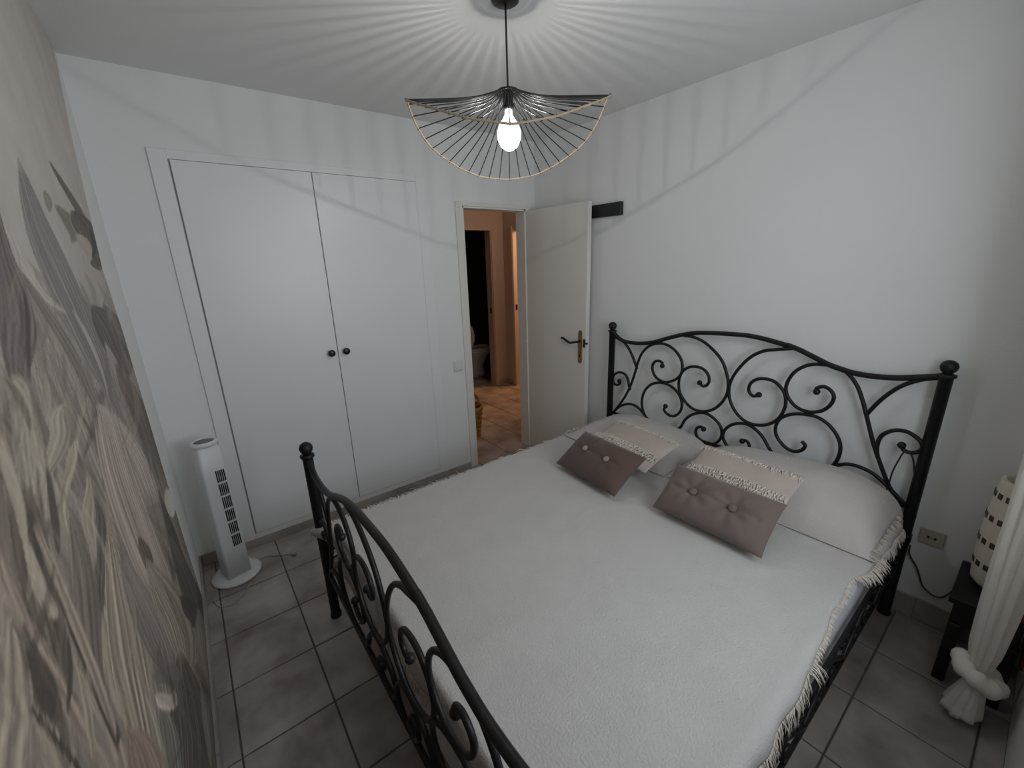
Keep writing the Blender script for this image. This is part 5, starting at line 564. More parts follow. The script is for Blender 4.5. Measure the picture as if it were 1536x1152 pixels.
  ([(-0.914,1.207,-0.903,1.204),(-0.977,1.177,-0.928,1.163),(-1.09,1.168,-1.057,1.155),(-1.244,1.176,-1.239,1.173)],(120, 108, 96),11),
  ([(-1.672,1.613,-1.669,1.613),(-1.721,1.596,-1.686,1.593),(-1.748,1.579,-1.719,1.576),(-1.763,1.561,-1.76,1.56)],(110, 102, 96),11),
  ([(-1.503,0.735,-1.497,0.73),(-1.565,0.667,-1.532,0.637),(-1.621,0.601,-1.594,0.573),(-1.676,0.541,-1.672,0.536)],(72, 64, 58),11),
  ([(-2.103,1.368,-2.102,1.368),(-2.115,1.329,-2.105,1.324),(-2.116,1.281,-2.107,1.277),(-2.109,1.225,-2.107,1.224)],(144, 134, 120),11),
  ([(-1.96,1.249,-1.959,1.248),(-2.031,1.245,-2.009,1.225),(-2.087,1.237,-2.071,1.221),(-2.134,1.229,-2.134,1.228)],(66, 58, 52),11),
  ([(-1.937,1.307,-1.935,1.306),(-1.923,1.266,-1.903,1.259),(-1.92,1.234,-1.902,1.224),(-1.933,1.21,-1.932,1.209)],(110, 102, 96),11),
  ([(-1.538,0.756,-1.533,0.752),(-1.631,0.783,-1.544,0.709),(-1.625,0.722,-1.544,0.657),(-1.524,0.571,-1.519,0.566)],(86, 78, 70),11),
  ([(-1.828,1.326,-1.825,1.325),(-1.832,1.264,-1.792,1.25),(-1.817,1.191,-1.779,1.175),(-1.786,1.104,-1.783,1.103)],(110, 102, 96),11),
]

# ------------------------------------------------------------------ room shell
XL, YN, ZC = -2.575, -2.92, 2.5
DX0, DX1, DZ = -0.683, -0.102, 2.012        # door opening in the back wall
WT = 0.10
TP, TX, TY = 0.3103, -2.51, -0.3728         # floor tile pitch and origin
floor = struct('floor', MB().box((XL-0.1, YN-0.1, -0.12), (2.2, 3.5, -0.004)), M_grout)
def tile_mesh(w, d, cache={}):
    k = (round(w, 3), round(d, 3))
    if k not in cache:
        b = MB(); h = 0.004; c = 0.0022
        b.add([(0, 0, -h), (w, 0, -h), (w, d, -h), (0, d, -h), (0, 0, -c), (w, 0, -c), (w, d, -c), (0, d, -c), (c, c, 0), (w-c, c, 0), (w-c, d-c, 0), (c, d-c, 0)],
              [(0, 1, 5, 4), (1, 2, 6, 5), (2, 3, 7, 6), (3, 0, 4, 7), (4, 5, 9, 8), (5, 6, 10, 9), (6, 7, 11, 10), (7, 4, 8, 11), (8, 9, 10, 11)])
        me = bpy.data.meshes.new('floor_tile'); me.from_pydata(b.v, [], b.f); me.update(); me.materials.append(M_tile); cache[k] = me
    return cache[k]
def lay_tiles(x0, x1, y0, y1):
    g = 0.0028
    for i in range(-1, 16):
        for j in range(-14, 13):
            ax, bx = max(TX+i*TP+g, x0), min(TX+(i+1)*TP-g, x1)
            ay, by = max(TY+j*TP+g, y0), min(TY+(j+1)*TP-g, y1)
            if bx-ax > 0.015 and by-ay > 0.015:
                o = link('floor_tile', tile_mesh(bx-ax, by-ay), floor); o.location = (ax, ay, random.uniform(-0.0006, 0.0004))
lay_tiles(XL, 0.0, YN, -0.001)
lay_tiles(DX0-0.1, 1.02, 0.001, 1.80)
lay_tiles(0.0, 0.90, 1.80, 3.0)
lay_tiles(1.02, 1.65, 0.9, 1.80)

struct('ceiling', MB().box((XL-0.1, YN-0.2, ZC), (2.2, 3.5, ZC+0.1)), M_ceil)
wb = MB(); wb.box((XL-0.1, 0, 0), (DX0, WT, ZC)); wb.box((DX0, 0, DZ), (DX1, WT, ZC)); wb.box((DX1, 0, 0), (0.1, WT, ZC))
wall_back = struct('wall_back', wb, M_wall)
wall_right = struct('wall_right', MB().box((0, YN-0.2, 0), (0.1, 0.0, ZC)), M_wall)
wall_left = struct('wall_left', MB().box((XL-0.1, YN-0.2, 0), (XL, 0.0, ZC)), M_wall)
W0x, W1x, W0z, W1z = -1.80, -0.80, 0.95, 2.15
wn = MB(); wn.box((XL, YN-0.2, 0), (W0x, YN, ZC)); wn.box((W1x, YN-0.2, 0), (0.0, YN, ZC))
wn.box((W0x, YN-0.2, 0), (W1x, YN, W0z)); wn.box((W0x, YN-0.2, W1z), (W1x, YN, ZC))
wall_near = struct('wall_near', wn, M_wall)
win = tag(bpy.data.objects.new('window_1', None), kind='structure'); COL.objects.link(win)
wf = MB()
for a in (W0x, -1.325, W1x-0.05): wf.box((a, YN-0.12, W0z), (a+0.05, YN-0.07, W1z), 0.004)
wf.box((W0x+0.05, YN-0.12, W0z), (W1x-0.05, YN-0.07, W0z+0.05), 0.004); wf.box((W0x+0.05, YN-0.12, W1z-0.05), (W1x-0.05, YN-0.07, W1z), 0.004)
wf.build('window_frame', M_door, win)
for a, b in ((W0x+0.05, -1.325), (-1.275, W1x-0.05)): MB().box((a, YN-0.098, W0z+0.05), (b, YN-0.094, W1z-0.05)).build('pane', M_glass, win)

# skirting of separate stone tiles
def skirting(name, a, b, fixed, axis, h, th, sgn):
    base = tag(bpy.data.objects.new(name, None), kind='structure'); COL.objects.link(base)
    L = b-a; n = max(1, round(L/TP)); s = a
    for k in range(n):
        e = a + L*(k+1)/n
        lo, hi = (s+0.001, e-0.001)
        t0, t1 = sorted((fixed, fixed+sgn*th))
        mb = MB()
        if axis == 'x': mb.box((lo, t0, 0), (hi, t1, h), 0.0015)
        else: mb.box((t0, lo, 0), (t1, hi, h), 0.0015)
        mb.build('skirting_tile', M_skirt, base); s = e
    return base
skirting('baseboard_back', XL+0.012, -2.36, 0, 'x', 0.068, 0.012, -1)
skirting('baseboard_back_under_wardrobe', -2.36, -0.745, 0, 'x', 0.050, 0.014, -1)
skirting('baseboard_left', YN, 0, XL, 'y', 0.068, 0.010, 1)
skirting('baseboard_right', YN, -0.68, 0, 'y', 0.11, 0.012, -1)

# ---------------- mural wallpaper on the left wall (flat print, edge cut by hand near the corner)
def edge_y(z):
    K = [(0, -.38), (.4, -.44), (.8, -.46), (1.4, -.47), (1.65, -.53), (1.96, -.375), (2.14, -.29), (2.43, -.08), (2.5, -.05)]
    for (a, ya), (b, yb) in zip(K, K[1:]):
        if z <= b: return ya + (yb-ya)*(z-a)/(b-a)
    return K[-1][1]
def mural():
    """flat wallpaper print: brush strokes painted onto a fine sheet of coloured vertices"""
    import numpy as np
    rs = np.random.RandomState(5)
    m = bpy.data.materials.new('painted_leaf_wallpaper'); m.use_nodes = True; nt = m.node_tree; b = nt.nodes['Principled BSDF']
    b.inputs['Roughness'].default_value = 0.75
    at = nt.nodes.new('ShaderNodeAttribute'); at.attribute_name = 'Col'
    geo = nt.nodes.new('ShaderNodeNewGeometry'); n2 = nt.nodes.new('ShaderNodeTexNoise'); n2.inputs['Scale'].default_value = 7; n2.inputs['Detail'].default_value = 8
    nt.links.new(geo.outputs['Position'], n2.inputs['Vector'])
    mr2 = nt.nodes.new('ShaderNodeMapRange'); mr2.inputs['To Min'].default_value = 0.80; mr2.inputs['To Max'].default_value = 1.20
    nt.links.new(n2.outputs['Fac'], mr2.inputs['Value'])
    vm2 = nt.nodes.new('ShaderNodeVectorMath'); vm2.operation = 'SCALE'
    nt.links.new(at.outputs['Color'], vm2.inputs[0]); nt.links.new(mr2.outputs[0], vm2.inputs['Scale'])
    nt.links.new(vm2.outputs[0], b.inputs['Base Color'])
    K = 1.38; H, W = 600, 420; Z0, Z1 = 0.068, 2.5
    zz = np.linspace(Z0, Z1, H); ee = np.array([edge_y(z) for z in zz])
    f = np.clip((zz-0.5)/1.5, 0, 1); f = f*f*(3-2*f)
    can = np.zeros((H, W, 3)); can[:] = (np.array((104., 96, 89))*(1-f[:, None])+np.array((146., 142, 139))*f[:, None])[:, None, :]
    def n1(n, k):       # smooth 1-D noise
        return np.interp(np.linspace(0, k, n), np.arange(k+1), rs.uniform(-1, 1, k+1))
    def smooth(P, n):
        P = np.array(P, float); Q = np.vstack([2*P[0]-P[1], P, 2*P[-1]-P[-2]]); t = np.linspace(0, len(P)-1-1e-6, n); i = t.astype(int); u = (t-i)[:, None]
        a, b_, c, d = Q[i], Q[i+1], Q[i+2], Q[i+3]
        return 0.5*((2*b_)+(c-a)*u+(2*a-5*b_+4*c-d)*u*u+(3*b_-a-3*c+d)*u**3)
    for q, (L, col, kd) in enumerate(MURAL):
        A4 = np.array(L, float); ln = np.abs(np.diff(A4[:, :2]+A4[:, 2:], axis=0)).sum()/2; wd_ = np.hypot(A4[:, 0]-A4[:, 2], A4[:, 1]-A4[:, 3]).max()
        nt_, ng = int(min(900, max(60, ln/0.002))), int(min(500, max(24, wd_/0.0022)))
        S = smooth(A4, nt_) if kd >= 10 else np.array([np.interp(np.linspace(0, len(A4)-1, nt_), np.arange(len(A4)), A4[:, j]) for j in range(4)]).T
        g = np.linspace(0, 1, ng)[None, :]; t = np.linspace(0, 1, nt_)[:, None]
        Y = S[:, 0:1]+(S[:, 2:3]-S[:, 0:1])*g; Zc = S[:, 1:2]+(S[:, 3:4]-S[:, 1:2])*g
        st = (0.09, 0.20, 0.30)[kd % 10]; kk = max(5, int(wd_/0.012))
        streak = n1(ng, kk)[None, :]*0.6 + n1(ng, kk*3)[None, :]*0.4 + 0.4*np.sin(g*kk*2+n1(nt_, 6)[:, None]*3)
        ap = np.clip(np.minimum(g, 1-g)*(max(4, wd_*180) if kd < 10 else 3.0), 0, 1); en = np.clip(np.minimum(t, 1-t)*9, 0, 1)
        al = np.clip(ap*(0.35+0.65*en)*(1+0.35*streak), 0, 1)*(0.45 if kd >= 10 else 0.94)
        fc = 1+st*streak+0.05*(g-0.5)*(1 if q % 2 else -1)
        r = np.rint((Zc-Z0)/(Z1-Z0)*(H-1)).astype(int); ok = (r >= 0) & (r < H); r = np.clip(r, 0, H-1)
        c = np.rint((Y-YN)/(ee[r]-YN)*(W-1)).astype(int); ok &= (c >= 0) & (c < W)
        r, c, al, fc = r[ok], c[ok], al[ok], (fc+0*al)[ok]
        if len(r) == 0: continue
        A = np.zeros((H, W)); Fm = np.ones((H, W)); np.maximum.at(A, (r, c), al); Fm[r, c] = fc
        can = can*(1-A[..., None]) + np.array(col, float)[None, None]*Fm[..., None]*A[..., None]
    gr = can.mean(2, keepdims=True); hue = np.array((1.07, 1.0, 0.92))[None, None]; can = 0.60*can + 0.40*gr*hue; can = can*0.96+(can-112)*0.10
    can = can*0.8 + 0.05*(np.roll(can, 1, 0)+np.roll(can, -1, 0)+np.roll(can, 1, 1)+np.roll(can, -1, 1))
    lin = np.clip(can*K/255, 0, 1); lin = np.where(lin <= 0.04045, lin/12.92, ((lin+0.055)/1.055)**2.4)
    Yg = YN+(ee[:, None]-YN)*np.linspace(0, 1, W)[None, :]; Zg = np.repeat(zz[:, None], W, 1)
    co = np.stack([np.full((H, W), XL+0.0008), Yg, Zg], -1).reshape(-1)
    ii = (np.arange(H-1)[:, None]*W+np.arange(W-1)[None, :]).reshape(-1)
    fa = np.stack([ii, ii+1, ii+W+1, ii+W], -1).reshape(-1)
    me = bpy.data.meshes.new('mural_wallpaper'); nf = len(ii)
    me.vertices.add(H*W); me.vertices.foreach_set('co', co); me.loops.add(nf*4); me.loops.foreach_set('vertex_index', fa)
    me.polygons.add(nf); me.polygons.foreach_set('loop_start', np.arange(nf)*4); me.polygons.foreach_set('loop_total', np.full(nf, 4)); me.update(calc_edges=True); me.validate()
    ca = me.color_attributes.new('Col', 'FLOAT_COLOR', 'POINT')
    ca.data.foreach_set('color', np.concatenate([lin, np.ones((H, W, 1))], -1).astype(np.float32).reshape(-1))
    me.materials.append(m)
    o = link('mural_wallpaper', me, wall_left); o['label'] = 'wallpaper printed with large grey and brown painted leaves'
mural()

# ---------------- door frame and door
cf = MB()
cw = 0.055
cf.box((DX0-cw, -0.012, 0), (DX0, 0.0, DZ+cw*0.5), 0.002); cf.box((DX1, -0.012, 0), (DX1+0.06, 0.0, DZ+cw*0.5), 0.002)
cf.box((DX0, -0.012, DZ), (DX1, 0.0, DZ+cw*0.5), 0.002)
cf.box((DX0-0.001, -0.004, 0), (DX0+0.012, WT+0.004, DZ)); cf.box((DX1-0.012, -0.004, 0), (DX1+0.001, WT+0.004, DZ)); cf.box((DX0, -0.004, DZ-0.012), (DX1, WT+0.004, DZ+0.001))
struct('trim_1', cf, M_door)
door = tag(bpy.data.objects.new('door_1', None), kind='structure'); COL.objects.link(door); door.location = (DX1, -0.012, 0)
MB().box((-0.002, -0.652, 0.008), (0.033, 0.0, 1.998), 0.0025, 2).build('door_leaf', M_door, door)
for z in (0.25, 1.0, 1.75): MB().lathe([(0.006, -0.035), (0.006, 0.035)], (0.036, 0.003, z), 8).build('hinge', M_metal, door, True)
hd = MB()
def plate(cx, cy, cz, w, h, t):   # rounded plate facing -x
    mb = MB(); n = 8; pts = []
    for k in range(n+1): a = PI*k/n; pts.append((cy+math.cos(a)*w/2, cz+h/2-w/2+math.sin(a)*w/2))
    for k in range(n+1): a = PI+PI*k/n; pts.append((cy+math.cos(a)*w/2, cz-h/2+w/2+math.sin(a)*w/2))
    m_ = len(pts)
    mb.add([(cx, y, z) for y, z in pts]+[(cx-t, cy+(y-cy)*0.9, cz+(z-cz)*0.985) for y, z in pts],
           [tuple(reversed(range(m_, 2*m_)))]+[(i, (i+1) % m_, m_+(i+1) % m_, m_+i) for i in range(m_)])
    return mb
hp = plate(-0.002, -0.598, 1.003, 0.036, 0.25, 0.006).build('handle_plate', M_brass, door)
lv = MB().tube(spline([(-0.006, -0.598, 1.045), (-0.045, -0.597, 1.045), (-0.055, -0.58, 1.043), (-0.055, -0.545, 1.034), (-0.053, -0.51, 1.043), (-0.05, -0.47, 1.058), (-0.048, -0.448, 1.06)], 5), 0.0085, 10)
lv.lathe([(0.015, 0), (0.013, 0.008)], (0, 0, 0), 12)
lever = MB().tube(spline([(-0.006, -0.598, 1.045), (-0.045, -0.597, 1.045), (-0.055, -0.58, 1.043), (-0.055, -0.545, 1.034), (-0.053, -0.51, 1.043), (-0.05, -0.47, 1.058), (-0.048, -0.448, 1.06)], 5), 0.0085, 10).build('lever', M_bronze, hp, True)
kh = MB().box((-0.0095, -0.603, 0.925), (-0.0075, -0.593, 0.95), 0.0008).build('keyhole', M_slot, hp)
bt = MB().box((-0.012, -0.648, 1.005), (-0.002, -0.632, 1.065), 0.002).build('slide_bolt', M_bronze, door)
MB().tube([(-0.008, -0.64, 1.037), (-0.008, -0.665, 1.037)], 0.005, 8).ball((-0.008, -0.668, 1.037), 0.008).build('bolt_knob', M_bronze, bt, True)

# ---------------- hall, bathroom and side room seen through the door
hw = MB()
hw.box((DX0-0.9, 1.80, 0), (0.18, 1.90, ZC)); hw.box((0.18, 1.80, 2.0), (0.82, 1.90, ZC)); hw.box((0.82, 1.80, 0), (1.12, 1.90, ZC))
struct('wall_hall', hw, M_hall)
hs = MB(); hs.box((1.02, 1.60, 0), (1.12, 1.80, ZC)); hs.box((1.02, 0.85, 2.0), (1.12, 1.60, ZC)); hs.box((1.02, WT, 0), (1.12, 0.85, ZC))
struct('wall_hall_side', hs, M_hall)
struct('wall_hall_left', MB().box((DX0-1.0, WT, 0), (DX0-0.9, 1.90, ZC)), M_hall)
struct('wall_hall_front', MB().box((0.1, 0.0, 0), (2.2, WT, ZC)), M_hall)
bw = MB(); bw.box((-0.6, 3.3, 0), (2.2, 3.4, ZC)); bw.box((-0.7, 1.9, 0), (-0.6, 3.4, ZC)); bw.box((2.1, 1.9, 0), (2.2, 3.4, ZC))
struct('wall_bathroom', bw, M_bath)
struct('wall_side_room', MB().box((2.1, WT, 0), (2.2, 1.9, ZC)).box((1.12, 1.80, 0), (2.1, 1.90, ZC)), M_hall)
tr = MB(); tr.box((0.82, 1.775, 0), (0.87, 1.80, 2.04), 0.003).box((0.13, 1.775, 2.0), (0.82, 1.80, 2.04), 0.003).box((0.81, 1.79, 0), (0.82, 1.905, 2.0))
struct('trim_2', tr, M_hall)
tr3 = MB().box((1.0, 1.60, 0), (1.02, 1.65, 2.04), 0.003).box((1.01, 1.59, 0), (1.125, 1.60, 2.0))
struct('trim_3', tr3, M_hall)
sk = tag(bpy.data.objects.new('baseboard_hall', None), kind='structure'); COL.objects.link(sk)
MB().box((0.872, 1.788, 0), (1.018, 1.80, 0.07), 0.0015).build('skirting_tile', M_skirt, sk)
MB().box((1.008, 1.655, 0), (1.02, 1.787, 0.07), 0.0015).build('skirting_tile', M_skirt, sk)
for k in range(3): MB().box((1.13+k*0.3, 1.788, 0), (1.425+k*0.3, 1.80, 0.07), 0.0015).build('skirting_tile', M_skirt, sk)
MB().box((0.812, 1.82, 0.98), (0.8085, 1.85, 1.05)).build('strike_plate', M_bronze, bpy.data.objects['trim_2'])
MB().box((1.03, 1.588, 1.02), (1.06, 1.5915, 1.09)).build('strike_plate', M_bronze, bpy.data.objects['trim_3'])

toi = thing('toilet', 'white ceramic toilet with raised lid in the dark bathroom beyond the hall', 'toilet', (0.93, 2.42, 0), 0.15)
tb = MB()
def ering(cx, rx, ry, z, n=20): return [(cx+rx*math.cos(2*PI*k/n), ry*math.sin(2*PI*k/n), z) for k in range(n)]
def loft(rings, cap=True):
    n = len(rings[0]); V = [p for r in rings for p in r]; F = []
    for i in range(len(rings)-1):
        for k in range(n): F.append((i*n+k, i*n+(k+1) % n, (i+1)*n+(k+1) % n, (i+1)*n+k))
    if cap: F.append(tuple(reversed(range(n)))); F.append(tuple(range((len(rings)-1)*n, len(rings)*n)))
    return V, F
tb.add(*loft([ering(0, .13, .09, 0), ering(0, .12, .08, .04), ering(0, .10, .075, .16), ering(.02, .15, .12, .28), ering(.04, .21, .17, .37), ering(.04, .22, .18, .40), ering(.04, .16, .12, .40), ering(.04, .10, .08, .30)]))
tb.build('bowl', M_ceram, toi, True)
sr = MB(); sr.tube([(0.04+.19*math.cos(a*PI/12), .15*math.sin(a*PI/12), .415) for a in range(24)], 0.02, 8, closed=True, flat=1.0); sr.build('seat', M_ceram, toi, True)
V, F = loft([[( -0.17-0.03*j, .17*math.sin(2*PI*k/20), .62+.2*math.cos(2*PI*k/20)) for k in range(20)] for j in (0, 1)]); MB().add(V, F).build('lid', M_ceram, toi, True)
MB().box((-0.42, -0.19, 0.38), (-0.24, 0.19, 0.78), 0.02, 3).build('cistern', M_ceram, toi, True)

bas = thing('wicker_basket', 'yellow wicker basket with a loop handle on the hall floor', 'basket', (-0.405, 0.56, 0))
bm_ = MB()
for k in range(13):
    z = 0.012+k*0.022; r = 0.105+0.03*k/12
    bm_.tube([((r+0.005*math.cos(10*t+PI*k))*math.cos(t), (r+0.005*math.cos(10*t+PI*k))*math.sin(t), z) for t in [2*PI*i/60 for i in range(60)]], 0.011, 6, closed=True)
bm_.lathe([(0.1, 0), (0.1, 0.01)], (0, 0, 0.002), 20)
bm_.build('basket_body', M_wick, bas, True)
MB().tube([(0.14*math.cos(t), 0.14*math.sin(t), 0.3) for t in [2*PI*i/40 for i in range(40)]], 0.015, 8, closed=True).build('basket_rim', M_wick, bas, True)
MB().tube(spline([(0.13, 0, .28), (.12, 0, .36), (.07, 0, .43), (0, 0, .455), (-.07, 0, .43), (-.12, 0, .36), (-.13, 0, .28)], 5), 0.012, 8).build('handle', M_wick, bas, True)

# ---------------- built-in wardrobe
wr = thing('built_in_wardrobe', 'white two-door wardrobe built into the back wall with black knobs', 'wardrobe', (0, 0, 0))
fr = MB()
fr.box((-2.36, -0.012, 0.052), (-2.290, 0, 2.18), 0.0015); fr.box((-1.026, -0.012, 0.052), (-0.96, 0, 2.18), 0.0015)
fr.box((-2.290, -0.012, 2.139), (-1.026, 0, 2.18), 0.0015); fr.box((-2.290, -0.012, 0.052), (-1.026, 0, 0.088), 0.0015)
fr.build('frame', M_ward, wr)
MB().box((-2.288, -0.003, 0.089), (-1.028, 0, 2.138)).build('recess', M_recess, wr)
for s, (a, b, kx) in enumerate(((-2.2825, -1.6585, -1.70), (-1.6545, -1.0285, -1.611))):
    d = MB().box((a, -0.017, 0.091), (b, -0.003, 2.1365), 0.0025, 2).build('door', M_ward, wr)
    k = MB().lathe([(0.006, 0), (0.006, 0.014), (0.018, 0.018), (0.0215, 0.025), (0.020, 0.031), (0.012, 0.034), (0.0001, 0.035)], (0, 0, 0), 20)
    k.xform(Matrix.Translation((kx, -0.017, 1.117)) @ Matrix.Rotation(PI/2, 4, 'X')); k.build('knob', M_knob, d, True)

# ---------------- switch, socket, wall board
sw = thing('light_switch', 'white square rocker light switch beside the door opening', 'light switch', (-0.797, 0, 0.872))
MB().box((-0.04, -0.009, -0.04), (0.04, 0, 0.04), 0.006, 2).build('plate', M_plast, sw); MB().box((-0.027, -0.013, -0.027), (0.027, -0.008, 0.027), 0.003, 2).build('rocker', M_plast, sw)
so = thing('wall_socket', 'yellowed wall socket low on the white wall right of the headboard', 'socket', (0, -2.592, 0.423))
MB().box((-0.010, -0.040, -0.037), (0, 0.040, 0.037), 0.004, 2).build('plate', M_sock, so)
for y in (-0.011, 0.011): MB().box((-0.0115, y-0.004, -0.005), (-0.0095, y+0.004, 0.005), 0.001).build('pin_hole', M_slot, so)
MB().lathe([(0.0018, 0), (0.0018, 0.002)]).xform(Matrix.Translation((-0.0115, 0, 0)) @ Matrix.Rotation(PI/2, 4, 'Y')).build('screw', M_metal, so)
tag(MB().box((-0.030, -0.872, 1.893), (0, -0.50, 1.974), 0.003).build('wall_board', M_black), 'short black board fixed to the white wall behind the open door', 'wall board')

# ---------------- bed
HX, FX = -0.06, -2.07
YA, YB = -0.868, -2.512            # far and near post lines
SH = -0.30                         # footboard panel is the headboard panel, set lower
bed = thing('bed_frame', 'black wrought-iron double bed frame with scrolled headboard and footboard', 'bed', (0, 0, 0))
BOT = 0.553
EXTRA = {4: [(-1.246, .545)][:0]}
def scroll_curves():
    out = []
    for i, s in enumerate(HEAD_SCROLLS):
        out.append([tuple(p) for p in s])
    out[3] = out[3] + []
    out[4] = [(-1.262, BOT), (-1.21, .572)] + out[4]
    out[6] = [(-1.345, BOT)] + out[6][0:]
    out[11] = out[11] + [(-2.10, BOT)]
    out[7] = [(-2.045, BOT)] + out[7]
    return out
def iron_panel(x, dz, nm):
    rail = [(-0.868, 1.142)] + [p for p in HEAD_TOP if -2.47 < p[0] < -0.90] + [(-2.512, 1.142)]
    P = [(x, y, z+dz) for y, z in rail]
    MB().tube(spline(P, 5), 0.0125, 10).build(nm+'_top_rail', M_iron, bed, True)
    MB().tube([(x, YA, BOT+dz), (x, YB, BOT+dz)], 0.010, 10).build(nm+'_bottom_rail', M_iron, bed, True)
    for i, c in enumerate(scroll_curves()):
        P = spline([(x, y, z+dz) for y, z in c], 5)
        mb = MB().tube(P, 0.0088, 8)
        if i in (1, 2, 4, 5, 6, 7, 8, 9, 11, 13): mb.ball(P[-1], 0.0155, 10, 8)
        mb.build('scroll', M_iron, bed, True)
iron_panel(HX, 0.0, 'headboard'); iron_panel(FX, SH, 'footboard')
for x, zt in ((HX, 1.145), (FX, 0.850)):
    for y in (YA, YB):
        p = MB().lathe([(0.026, 0), (0.026, 0.012), (0.0215, 0.022), (0.0215, zt-0.01), (0.029, zt-0.006), (0.029, zt+0.004), (0.018, zt+0.008)], (x, y, 0), 20)
        po = p.build('post', M_iron, bed, True)
        MB().lathe([(0.018, 0), (0.016, 0.006), (0.024, 0.014), (0.0275, 0.026), (0.0275, 0.034), (0.022, 0.046), (0.011, 0.054), (0.0001, 0.056)], (x, y, zt+0.006), 20).build('finial', M_iron, po, True)
for y in (YA, YB):
    s = 1 if y == YA else -1
    yy = y
    r = MB().box((FX, yy-0.006, 0.398), (HX, yy+0.006, 0.420), 0.002); r.build('side_rail', M_iron, bed)
    r = MB().box((FX, yy-0.006, 0.245), (HX, yy+0.006, 0.262), 0.002); r.build('side_rail', M_iron, bed)
    lat = MB(); n = 11; L = (HX-FX)/n
    for k in range(n):
        x0 = FX+k*L; x1 = x0+L; xm = (x0+x1)/2
        up = 1 if k % 2 else -1; zc = 0.33; a = 0.060
        lat.tube(spline([(x0, yy, zc-up*a), (x0+L*0.2, yy, zc-up*a*0.6), (xm, yy, zc), (x1-L*0.2, yy, zc+up*a*0.6), (x1, yy, zc+up*a)], 4), 0.0075, 6)
        lat.tube(spline([(xm-up*0.03, yy, zc+0.070), (xm-up*0.062, yy, zc+0.045), (xm-up*0.055, yy, zc+0.018), (xm-up*0.030, yy, zc+0.018), (xm-up*0.028, yy, zc+0.036)], 4), 0.0065, 6)
        lat.tube(spline([(xm+up*0.03, yy, zc-0.070), (xm+up*0.062, yy, zc-0.045), (xm+up*0.055, yy, zc-0.018), (xm+up*0.030, yy, zc-0.018), (xm+up*0.028, yy, zc-0.036)], 4), 0.0065, 6)
    lat.build('rail_scrollwork', M_iron, bed, True)
    for x in (HX,): MB().box((x-0.024, yy-0.024, 0.385), (x+0.024, yy+0.024, 0.43), 0.006).build('corner_bracket', M_iron, bed)
slats = []
for k in range(9):
    x = -1.95+k*0.23
    MB().box((x, YB+0.007, 0.211), (x+0.06, YA-0.007, 0.223), 0.002).build('slat', M_iron, bed)

# mattress
MX0, MX1, MY0, MY1, MZ0, MZ1 = -2.025, -0.10, -2.490, -0.900, 0.225, 0.505
def rounded_block(lo, hi, r, nx=24, ny=20):
    mb = MB().box(lo, hi, r, 4); return mb
mt = tag(rounded_block((MX0, MY0, MZ0), (MX1, MY1, MZ1), 0.035).build('mattress', M_matt, None, True), 'white mattress lying in the black iron bed frame, under the cream bedspread', 'mattress')

# bedspread
def fz(x, y, s, k=0): return noise.noise(Vector((x*s, y*s, 3.7+k)))
def near_drop(x):
    K = [(-2.2, .11), (-1.6, .10), (-1.35, .065), (-1.1, .02), (-0.9, -.002), (-0.7, .002), (-0.55, .03), (-0.3, .05)]
    for (a, ya), (b, yb) in zip(K, K[1:]):
        if x <= b: return ya+(yb-ya)*(x-a)/(b-a) + 0.012*fz(x, 0, 9)
    return .05
def cover_pt(u, v):
    """u: 0 foot hem .. 1 head hem ; v: 0 far hem .. 1 near hem"""
    zt = 0.520
    fd = 0.15 + 0.05*math.sin(7.0*v+0.6) + 0.02*fz(v*4, 1, 2)
    Lx0 = MX0 - fd; x = Lx0 + (-0.14-Lx0)*u
    yf = MY1 + 0.004 + 0.016*fz(x, 5, 6) + 0.006*fz(x, 2, 22); yn = MY0 + 0.010 - near_drop(max(x, MX0))
    y = yf + (yn-yf)*v
    ex = max(0, (MX0+0.02)-x); ey = max(0, y-(MY1-0.015)); en = max(0, (MY0+0.015)-y)
    r = 0.035
    def fold(e):   # returns outward, down
        if e <= 0: return 0, 0
        a = min(e/r, PI/2); o = r*math.sin(a)*0.8; d = r*(1-math.cos(a)) + max(0, e-r*PI/2); return o, d
    ox, dx = fold(ex); oy, dy = fold(ey); on, dn = fold(en)
    px = max(x, MX0+0.02) - ox*0.75
    py = min(max(y, MY0+0.015), MY1-0.015) + oy - on*1.25
    z = zt - dx - dy - dn
    w = 0.004*fz(x, y, 3.0) + 0.0025*fz(x*0.6+y*0.8, y*0.2-x*.5, 9) + 0.0012*fz(x, y, 30)
    # soft broad folds running from the cushions towards the foot
    w += 0.0012*math.exp(-((y+1.70-0.18*(x+1)-0.05*math.sin(x*5))/0.03)**2)*max(0, math.sin(x*3+1)) + 0.0016*math.exp(-((y+1.32+0.25*(x+1))/0.02)**2)*max(0, math.sin(x*4))
    if dx > 0.02: px -= 0.010*math.sin(v*40)*min(1, dx*8)*0.6; px = max(px, -2.052)
    if dn > 0.02: py -= 0.010*math.sin(x*34+1)*min(1, dn*10)
    if dy > 0.01: py += 0.006*math.sin(x*40)*min(1, dy*12)
    # corner spilling outside the far foot post
    cz = math.exp(-((x-(MX0-0.04))/0.05)**2-((y-(MY1))/0.06)**2)
    px -= 0.085*cz; py += 0.045*cz
    return Vector((px, py, z + (w if dx+dy+dn < 0.02 else w*0.3)))
NU, NV = 150, 130
V = [cover_pt(i/NU, j/NV) for i in range(NU+1) for j in range(NV+1)]
F = [(i*(NV+1)+j, i*(NV+1)+j+1, (i+1)*(NV+1)+j+1, (i+1)*(NV+1)+j) for i in range(NU) for j in range(NV)]
cov = thing('bedspread', 'cream woven cotton bedspread with fringed edges spread over the bed', 'bedspread', (0, 0, 0))
cl = MB().add(V, F).build('cloth', M_cover, cov, True)
